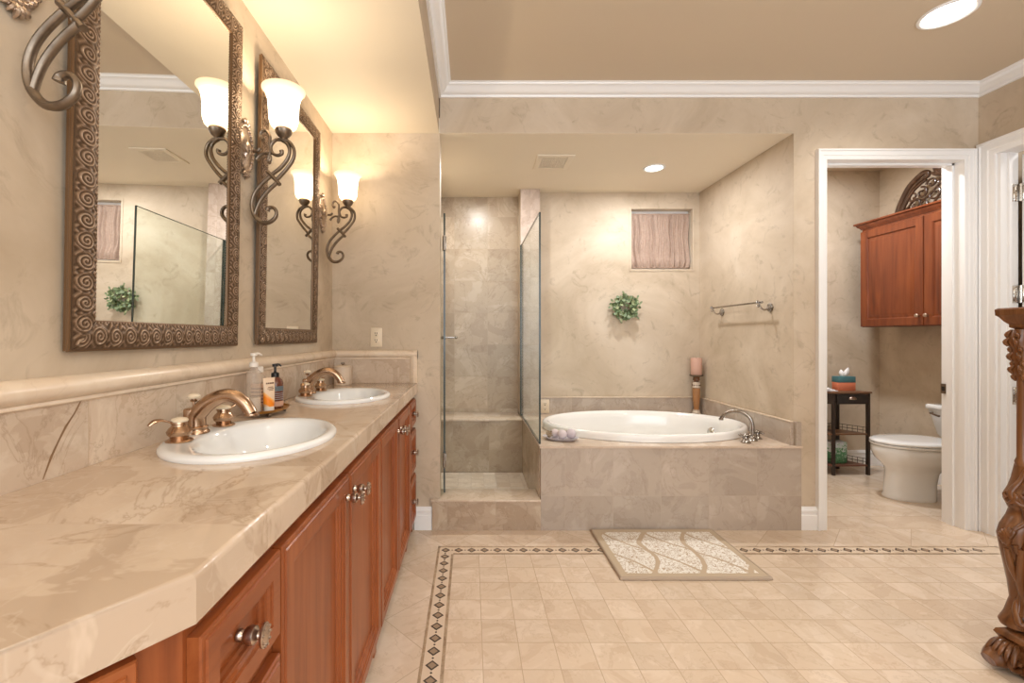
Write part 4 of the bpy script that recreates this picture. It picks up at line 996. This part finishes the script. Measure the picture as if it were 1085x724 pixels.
bm = BM(); rings(bm, [rr(3.455, 3.642, .218, .602), rr(3.450, 3.644, .222, .607), rr(3.450, 3.644, .222, .630), rr(3.458, 3.640, .214, .637)]); obj('tank_lid', bm, M['porcelain'], t, 50)
bm = BM(); tube(bm, [(3.466-3.2, .165, .572), (3.447-3.2, .165, .572), (3.444-3.2, .14, .568), (3.446-3.2, .10, .560)], [.007, .007, .006, .008], 10, 3); obj('flush_lever', bm, M['bronze'], t, label='bronze flush lever')
bm = BM(); box(bm, .16, .30, -.09, .09, .33, .405, .015); obj('tank_neck', bm, M['porcelain'], t)

# corner stand
t = thing('corner_stand', 'dark wooden three-tier stand with one drawer and wire shelf rails', 'stand', (3.1, 3.75, 0))
FL, FRt, BR, BL = (2.985, 3.655), (3.297, 3.665), (3.19, 3.86), (2.80, 3.86)
dk_ = simple('espresso_wood', (.028, .017, .012), .4); brn = simple('brown_wood_top', (.17, .085, .045), .35); rdb = simple('reddish_brown_shelf', (.14, .055, .035), .4)
for (x, y), in (((FL),), ((FRt),), ((BR),), ((BL),)):
    bm = BM(); cx_ = x+(.009 if x < 3.1 else -.009); cy_ = y+(.009 if y < 3.7 else -.009); box(bm, cx_-.011, cx_+.011, cy_-.011, cy_+.011, 0, .676, .002); obj('leg', bm, dk_, t, world=True)
quad = [FL, FRt, BR, BL]
def grow(q_, g): 
    c_ = (sum(p[0] for p in q_)/4, sum(p[1] for p in q_)/4); return [(c_[0]+(p[0]-c_[0])*g, c_[1]+(p[1]-c_[1])*g) for p in q_]
bm = BM(); prism(bm, grow(quad, 1.06), .676, .692, bev_top=.004); obj('top', bm, brn, t, world=True)
bm = BM(); prism(bm, grow(quad, .985), .588, .676); obj('apron', bm, dk_, t, world=True)
bm = BM(); prism(bm, [(FL[0]+.025, FL[1]-.008), (FRt[0]-.025, FRt[1]-.008), (FRt[0]-.025, FRt[1]+.004), (FL[0]+.025, FL[1]+.004)], .600, .668); dr = obj('drawer', bm, simple('black_drawer_front', (.022, .016, .013), .35), t, world=True)
bm = BM(); rs = []
for i in range(9):
    a = PI*i/8; rs.append([(3.14+.030*math.cos(a)*k_-3.1, 3.648-.016*math.sin(a)*k2-3.75, .628+z_) for k_, k2, z_ in ((1, 1, 0), (1, .9, .012), (.6, .3, .022), (.55, .1, .020), (.9, .7, .004))])
rings(bm, rs); obj('cup_pull', bm, M['pewter'], dr, label='metal cup pull').location = (0, 0, 0)
for z, mt in ((.345, brn), (.085, rdb)):
    bm = BM(); prism(bm, grow(quad, .97), z-.012, z); sh = obj('shelf', bm, mt, t, world=True)
    bm = BM()
    for a, b in ((FRt, BR), (BR, BL), (BL, FL)):
        A, B = Vector((*a, 0)), Vector((*b, 0)); c_ = Vector((3.07, 3.76, 0)); A = A.lerp(c_, .05); B = B.lerp(c_, .05)
        for h in (.022, .048): tube(bm, [A+Vector((0, 0, z+h)), B+Vector((0, 0, z+h))], .0022, 6, 1)
        n_ = int((B-A).length/.035)
        for i in range(n_+1):
            p = A.lerp(B, i/n_); tube(bm, [p+Vector((0, 0, z-.002)), p+Vector((0, 0, z+.048))], .0018, 6, 1)
    obj('wire_rail', bm, M['black'], sh, world=False).location = (0, 0, 0)
    for ch in sh.children:
        for v in ch.data.vertices: v.co.x -= 3.1; v.co.y -= 3.75
t = thing('tissue_box', 'teal and coral tissue box on the dark stand', 'tissue box', (3.155, 3.755, .6925))
bm = BM(); box(bm, -.072, .072, -.035, .035, .0, .068, .002); obj('lower_band', bm, simple('coral_card', (.62, .19, .10), .6), t)
bm = BM(); box(bm, -.0725, .0725, -.0355, .0355, .068, .118, .002); obj('upper_band', bm, simple('teal_card', (.06, .17, .19), .6), t)
bm = BM()
for k_ in range(3):
    a = k_*2.1; L = (.075, .055, .05)[k_]; p = [Vector((0, 0, .117)), Vector((.02*math.cos(a)+.005, .02*math.sin(a), .117+L*.5)), Vector((.028*math.cos(a)+.012, .03*math.sin(a), .117+L))]
    tube(bm, p, [.010, .022, .004], 9, 4, flat=.45)
obj('tissue', bm, simple('white_tissue', (.82, .82, .84), .9), t, 70)
bm = BM(); c0 = Vector((2.975, 3.715, .6925))
for k_ in range(4):
    pts_ = [(-.075+.01*k_, -.035, 0), (.075-.012*k_, -.03+.006*k_, 0), (.065, .035, 0), (-.07, .03, 0)]
    a = k_*.25; R_ = [(c0.x+x*math.cos(a)-y*math.sin(a), c0.y+x*math.sin(a)+y*math.cos(a)) for x, y, _ in pts_]; prism(bm, R_, .6925+k_*.006, .6925+k_*.006+.0055, bev_top=.001)
tag(obj('folded_towel', bm, simple('white_paper', (.78, .77, .78), .9)), 'small folded white cloth at the left of the stand top', 'cloth')
def pack_mat():
    s = N('leafy_wrapper_print'); v = s.coord()
    f = s.noise(v, 26, 3, .6, 2.0); sep = s.n('SeparateXYZ'); s.l(v, sep.inputs[0])
    hgt = s.math('ADD', s.math('MULTIPLY', sep.outputs[2], 3.6), s.math('MULTIPLY', s.math('SUBTRACT', f, .5), 1.6))
    col = s.ramp(hgt, [(.0, (.05, .16, .08)), (.14, (.10, .32, .16)), (.30, (.03, .14, .07)), (.42, (.30, .52, .34)), (.50, (.55, .62, .64)), (.8, (.60, .63, .70))], 'LINEAR')
    return s.bsdf(col, .35)
bm = BM(); rs = []
for z, a, b in ((0, .066, .045), (.008, .072, .050), (.09, .074, .05), (.165, .074, .049), (.178, .070, .045), (.182, .06, .035)):
    rs.append([(x, y, z) for x, y, _ in [(a*math.copysign(abs(math.cos(2*PI*i/36))**.35, math.cos(2*PI*i/36)), b*math.copysign(abs(math.sin(2*PI*i/36))**.35, math.sin(2*PI*i/36)), 0) for i in range(36)]])
rings(bm, rs); o = obj('wrapped_package', bm, pack_mat(), None, 50); o.location = (3.075, 3.745, .0855); o.rotation_euler = (0, 0, .12)
tag(o, 'white and green leaf-printed package on the lowest shelf of the stand', 'package')

# wall cabinet over the toilet
CXF, CZ0, CZ1 = 3.350, 1.226, 2.062
t = thing('wall_cabinet', 'cherry two-door cabinet hung on the wall above the toilet', 'cabinet', (3.49, 3.29, CZ0))
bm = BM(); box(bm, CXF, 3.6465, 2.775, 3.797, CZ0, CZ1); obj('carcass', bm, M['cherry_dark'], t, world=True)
RP = [(0, 0), (0, .015), (.003, .020), (.058, .020), (.063, .016), (.067, .010), (.072, .010), (.096, .019), (.100, .0195)]
for y0, y1, ky in ((3.266, 3.793, 3.296), (2.779, 3.262, 3.232)):
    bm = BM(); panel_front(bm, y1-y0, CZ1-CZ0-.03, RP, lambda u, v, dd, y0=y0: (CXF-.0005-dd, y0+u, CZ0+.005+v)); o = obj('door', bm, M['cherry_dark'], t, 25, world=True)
    k_ = bpy.data.objects.new('knob', None); bpy.data.objects.remove(k_)
    bm = BM(); lathe(bm, [(.006, 0), (.005, -.012), (.012, -.017), (.014, -.023), (.010, -.028), (.002, -.030)], (CXF-.0205-3.49, ky-3.29, 1.303-CZ0), 16, 'x'); obj('knob', bm, M['pewter'], o, label='round pewter knob')
bm = BM(); cr = [(0, CZ1-.004), (.006, CZ1-.004), (.012, CZ1+.008), (.024, CZ1+.018), (.030, CZ1+.032), (.042, CZ1+.038), (.042, CZ1+.050), (0, CZ1+.050)]
sweep(bm, [(3.6465, 3.797), (CXF, 3.797), (CXF, 2.775)], [(-u, v) for u, v in cr], T3)
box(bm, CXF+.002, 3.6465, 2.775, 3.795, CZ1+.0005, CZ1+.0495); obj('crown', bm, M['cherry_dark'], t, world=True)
# carved crest standing on the cabinet
ZC = CZ1+.050
t = thing('carved_crest', 'dark carved wooden arch ornament standing on top of the cherry cabinet', 'ornament', (3.50, 3.25, ZC+.0005))
cw = wood('dark_walnut_carving', (.035, .016, .008), (.07, .032, .016), (.12, .06, .032), .35)
for sg in (1, -1):
    bm = BM(); arch = [(.40, .0), (.372, .085), (.303, .205), (.24, .258), (.18, .288), (.142, .276), (.150, .250), (.172, .252)]
    tube(bm, [(0, sg*y, z+.012) for y, z in arch], [.017, .018, .018, .018, .018, .015, .012, .012], 10, 4, ref=(1, 0, 0), flat=1.1)
    tube(bm, [(-.010, sg*(y-.042), z-.012) for y, z in [(.385, .025), (.362, .09), (.300, .185), (.24, .228), (.19, .25)]], .010, 8, 4)
    tube(bm, [(0, sg*(y-.022), z-.004) for y, z in [(.39, .02), (.365, .085), (.302, .195), (.24, .244), (.19, .268)]], .012, 8, 4)
    obj('arch_moulding', bm, cw, t)
bm = BM()
random.seed(4)
def curl(cy, cz, r, a0, turns, w=.0085, sg=1):
    n_ = int(10*turns)+4; tube(bm, [(-.003, cy+r*(1-.75*i/n_)*math.cos(a0+sg*2*PI*turns*i/n_), cz+r*(1-.75*i/n_)*math.sin(a0+sg*2*PI*turns*i/n_)) for i in range(n_)], [w*(1-.25*i/n_) for i in range(n_-1)]+[w*1.2], 8, 2)
for sg in (1, -1):
    for cy, cz, r, a0, tn in ((.295, .05, .040, 2.5, 1.0), (.235, .075, .046, .3, 1.1), (.255, .140, .038, -1.2, 1.0), (.19, .150, .046, 1.5, 1.15), (.165, .06, .044, 3.4, 1.1), (.115, .20, .040, 0, 1.1), (.10, .115, .050, 2.0, 1.2), (.06, .045, .040, -.6, 1.0), (.045, .20, .034, 2.6, 1.0)):
        curl(sg*cy, cz, r, a0 if sg > 0 else PI-a0, tn, sg=sg)
    tube(bm, [(0, sg*.34, .012), (0, sg*.26, .105), (0, sg*.16, .10), (0, sg*.06, .18)], .008, 8, 5)
box(bm, -.014, .014, -.385, .385, 0, .014, .003)
obj('pierced_scrollwork', bm, cw, t)
bm = BM()
for k_ in range(-4, 5):
    a = k_*.3; tube(bm, [(-.004, .015*math.sin(a), .235), (-.016, .075*math.sin(a), .235+.055*math.cos(a)), (-.006, .125*math.sin(a), .24+.105*math.cos(a))], [.008, .017, .008], 8, 4)
ball(bm, (-.012, 0, .238), .030, 14); obj('shell', bm, cw, t)

# ------------------------------------------------------------------ carved armoire at the right edge
AY1 = 1.572; AY0 = .56; AX = 1.908; AXB = 2.42; AT = 1.245
t = thing('carved_chest', 'tall carved mahogany chest with scrolled corner posts at the right edge', 'chest', (2.15, 1.06, 0))
bm = BM(); box(bm, AX, AXB, AY0+.07, AY1-.07, .13, 1.185); obj('carcass', bm, M['mahogany'], t, world=True)
# front face faces -x: two tall panelled doors
for y0, y1 in ((AY0+.13, 1.064), (1.068, AY1-.13)):
    bm = BM(); panel_front(bm, y1-y0, .98, [(0, 0), (0, .014), (.004, .018), (.05, .018), (.058, .010), (.066, .010), (.085, .017), (.09, .0175)], lambda u, v, dd, y0=y0: (AX-.0005-dd, y0+u, .185+v)); o = obj('door', bm, M['mahogany'], t, 25, world=True)
for y in (AY0+.085, AY0+.115, AY1-.115, AY1-.085):
    bm = BM(); lathe(bm, [(.012, .165), (.013, .18), (.010, .19), (.010, 1.13), (.013, 1.14), (.012, 1.17)], (AX-.008, y, 0), 12); obj('column', bm, M['mahogany'], t, world=True)
# cornice
bm = BM(); co = [(0, 1.150), (.026, 1.158), (.030, 1.172), (.038, 1.178), (.038, 1.188), (.046, 1.198), (.054, 1.214), (.060, 1.220), (.061, 1.240), (.056, AT), (0, AT)]
sweep(bm, [(AXB, AY1-.068), (AX, AY1-.068), (AX, AY0+.068), (AXB, AY0+.068)], [(-u, v) for u, v in co], T3)
box(bm, AX+.001, AXB, AY0+.069, AY1-.069, 1.186, AT-.0005); obj('cornice', bm, M['mahogany'], t, world=True)
# base moulding
bm = BM(); bs = [(0, .045), (.072, .045), (.078, .060), (.074, .078), (.060, .086), (.062, .100), (.070, .112), (.066, .124), (.045, .140), (0, .148)]
sweep(bm, [(AXB, AY1-.080), (AX, AY1-.080), (AX, AY0+.080), (AXB, AY0+.080)], [(-u, v) for u, v in bs], T3)
box(bm, AX+.001, AXB, AY0+.081, AY1-.081, .046, .147); obj('base_moulding', bm, M['mahogany'], t, world=True)
# corner posts: cabriole body with carved relief
def post(sg, name='carved_post'):
    yc = AY1-.045 if sg > 0 else AY0+.045
    bm = BM()
    left = [(.150, 1.838), (.165, 1.832), (.19, 1.852), (.238, 1.874), (.30, 1.864), (.36, 1.850), (.40, 1.840), (.464, 1.827), (.495, 1.838), (.525, 1.860), (.548, 1.871), (.565, 1.861), (.585, 1.850), (.605, 1.853), (.625, 1.868), (.655, 1.882), (.70, 1.886), (.735, 1.890), (.76, 1.893)]
    prof = {}
    rs = []
    for z, xl in left:
        xb = 1.918 if z < .7 else (1.912 if z < .73 else 1.904); hx = (xb-xl)/2; hy = (.030 if z < .69 else .022 if z < .72 else .012)+.16*max(0, 1.89-xl); rs.append([(xl+hx+hx*math.cos(2*PI*j/16), yc+hy*math.sin(2*PI*j/16), z) for j in range(16)])
        prof[z] = (xl, hx, hy)
    rings(bm, rs)
    zs = [z for z, _ in left]
    def S(z, a, lift=0.0): # point on the post's surface; a = 0 faces -x, towards -y positive
        for i in range(len(zs)-1):
            if zs[i] <= z <= zs[i+1]: break
        f = (z-zs[i])/(zs[i+1]-zs[i]); A, B = prof[zs[i]], prof[zs[i+1]]; xl = A[0]+(B[0]-A[0])*f; hx = A[1]+(B[1]-A[1])*f; hy = A[2]+(B[2]-A[2])*f
        return (xl+hx-(hx+lift)*math.cos(a), yc-(hy+lift)*math.sin(a)*sg, z)
    def rel(pts, r): tube(bm, [S(z, a, .003) for z, a in pts], r, 8, 4)
    # top S scroll, leaf fan, C scrolls, acanthus strands
    rel([(.69, .7), (.65, .3), (.61, .1), (.58, .5), (.575, 1.0), (.60, 1.2), (.615, .9)], [.005, .008, .010, .009, .008, .007, .007])
    rel([(.567, -.2), (.580, .3), (.600, .5), (.612, .1), (.602, -.3), (.590, .0)], [.005, .008, .008, .007, .006, .008])
    rel([(.60, .6), (.56, .9), (.52, 1.0), (.49, .6)], [.008, .009, .008, .006])
    for k_ in range(9):
        a = -1.3+k_*.4; rel([(.462, .45), (.462+.020*math.sin(a), .45-.42*math.cos(a)), (.462+.032*math.sin(a), .45-.62*math.cos(a))], [.008, .009, .004])
    rel([(.50, 1.25), (.455, 1.35), (.42, 1.1), (.415, .75), (.44, .7)], [.006, .008, .008, .007, .008])
    rel([(.43, 1.0), (.36, .75), (.30, .6), (.24, .7), (.195, .9)], [.010, .011, .010, .009, .012])
    rel([(.42, .2), (.36, .25), (.31, .4)], [.007, .010, .004])
    for k_ in range(9): rel([(.40-k_*.02, 1.15), (.39-k_*.02, 1.5)], [.005, .003])
    rel([(.245, .2), (.215, .3), (.19, .6), (.172, .9), (.185, 1.25), (.205, 1.15), (.20, .95)], [.005, .009, .011, .010, .009, .008, .010])
    rel([(.27, .5), (.235, .35), (.205, .5)], [.004, .008, .008])
    # slender shaft with carved bracket under the cornice
    lathe(bm, [(.014, .70), (.017, .715), (.012, .73), (.0115, 1.0), (.015, 1.01), (.012, 1.02)], (1.896, yc, 0), 14)
    br = [(1.005, 1.884), (1.03, 1.872), (1.05, 1.880), (1.075, 1.868), (1.10, 1.872), (1.125, 1.856), (1.15, 1.862), (1.170, 1.868)]
    rings(bm, [[((xl+1.914)/2-(1.914-xl)/2*math.cos(2*PI*j/12), yc+.024*math.sin(2*PI*j/12), z) for j in range(12)] for z, xl in br])
    for z, xl in br[:-1]:
        for dy in (-.012, .012): tube(bm, [(xl+.008, yc+dy, z-.012), (xl+.001, yc+dy*1.3, z+.002), (xl+.006, yc+dy*.6, z+.016)], [.004, .0065, .004], 7, 3)
    return obj(name, bm, M['mahogany'], t, 60, world=True)
post(1); post(-1)
def foot(sg):
    yc = AY1-.05 if sg > 0 else AY0+.05
    bm = BM()
    # scrolled paw reaching out towards the room
    P = [(1.935, yc-.0*sg, .045), (1.895, yc+.004*sg, .050), (1.855, yc+.006*sg, .052), (1.815, yc+.008*sg, .044), (1.785, yc+.008*sg, .032)]
    tube(bm, P, [.040, .044, .046, .038, .022], 14, 4, ref=(0, 1, 0), flat=.95)
    for v in bm.verts: v.co.z = max(v.co.z, .0)
    # acanthus leaf over the instep and a volute on the side of the toe
    for q_, dy in enumerate((-.030, -.018, -.006, .006, .018)):
        tube(bm, [(1.845+.004*q_, yc+dy*.8, .100), (1.822, yc+dy*1.2-.004, .096-.05*abs(dy+.006)), (1.800, yc+dy*1.5-.006, .078-.3*abs(dy+.006)), (1.792, yc+dy*1.7-.006, .062-.4*abs(dy+.006))], [.004, .008, .007, .003], 8, 4)
    vs_ = []
    for q_ in range(16):
        a = .6+q_*.55; r_ = .034*(1-q_/18); vs_.append((1.828+r_*math.cos(a), yc-.036-.010*(q_/16), .044+r_*.9*math.sin(a)))
    tube(bm, vs_, [.007]*15+[.010], 8, 2)
    # carved wave running along the bottom of the front
    s0 = -1 if sg > 0 else 1
    tube(bm, [(1.85, yc+s0*.03, .02), (1.848, yc+s0*.08, .045), (1.85, yc+s0*.13, .050), (1.85, yc+s0*.18, .030), (1.852, yc+s0*.23, .045), (1.855, yc+s0*.28, .040)], [.016, .018, .016, .014, .012, .006], 10, 4)
    tube(bm, [(1.84, yc+s0*.06, .03), (1.836, yc+s0*.095, .024), (1.838, yc+s0*.115, .040), (1.84, yc+s0*.10, .050), (1.84, yc+s0*.09, .040)], [.008, .008, .007, .007, .006], 8, 4)
    for v in bm.verts: v.co.z = max(v.co.z, .0)
    bm2 = bm; obj('foot', bm2, M['mahogany'], t, 60, world=True)
foot(1); foot(-1)
for y in (AY0+.06, AY1-.06):
    bm = BM(); box(bm, AXB-.08, AXB-.02, y-.03, y+.03, 0, .046, .005); obj('foot', bm, M['mahogany'], t, world=True)
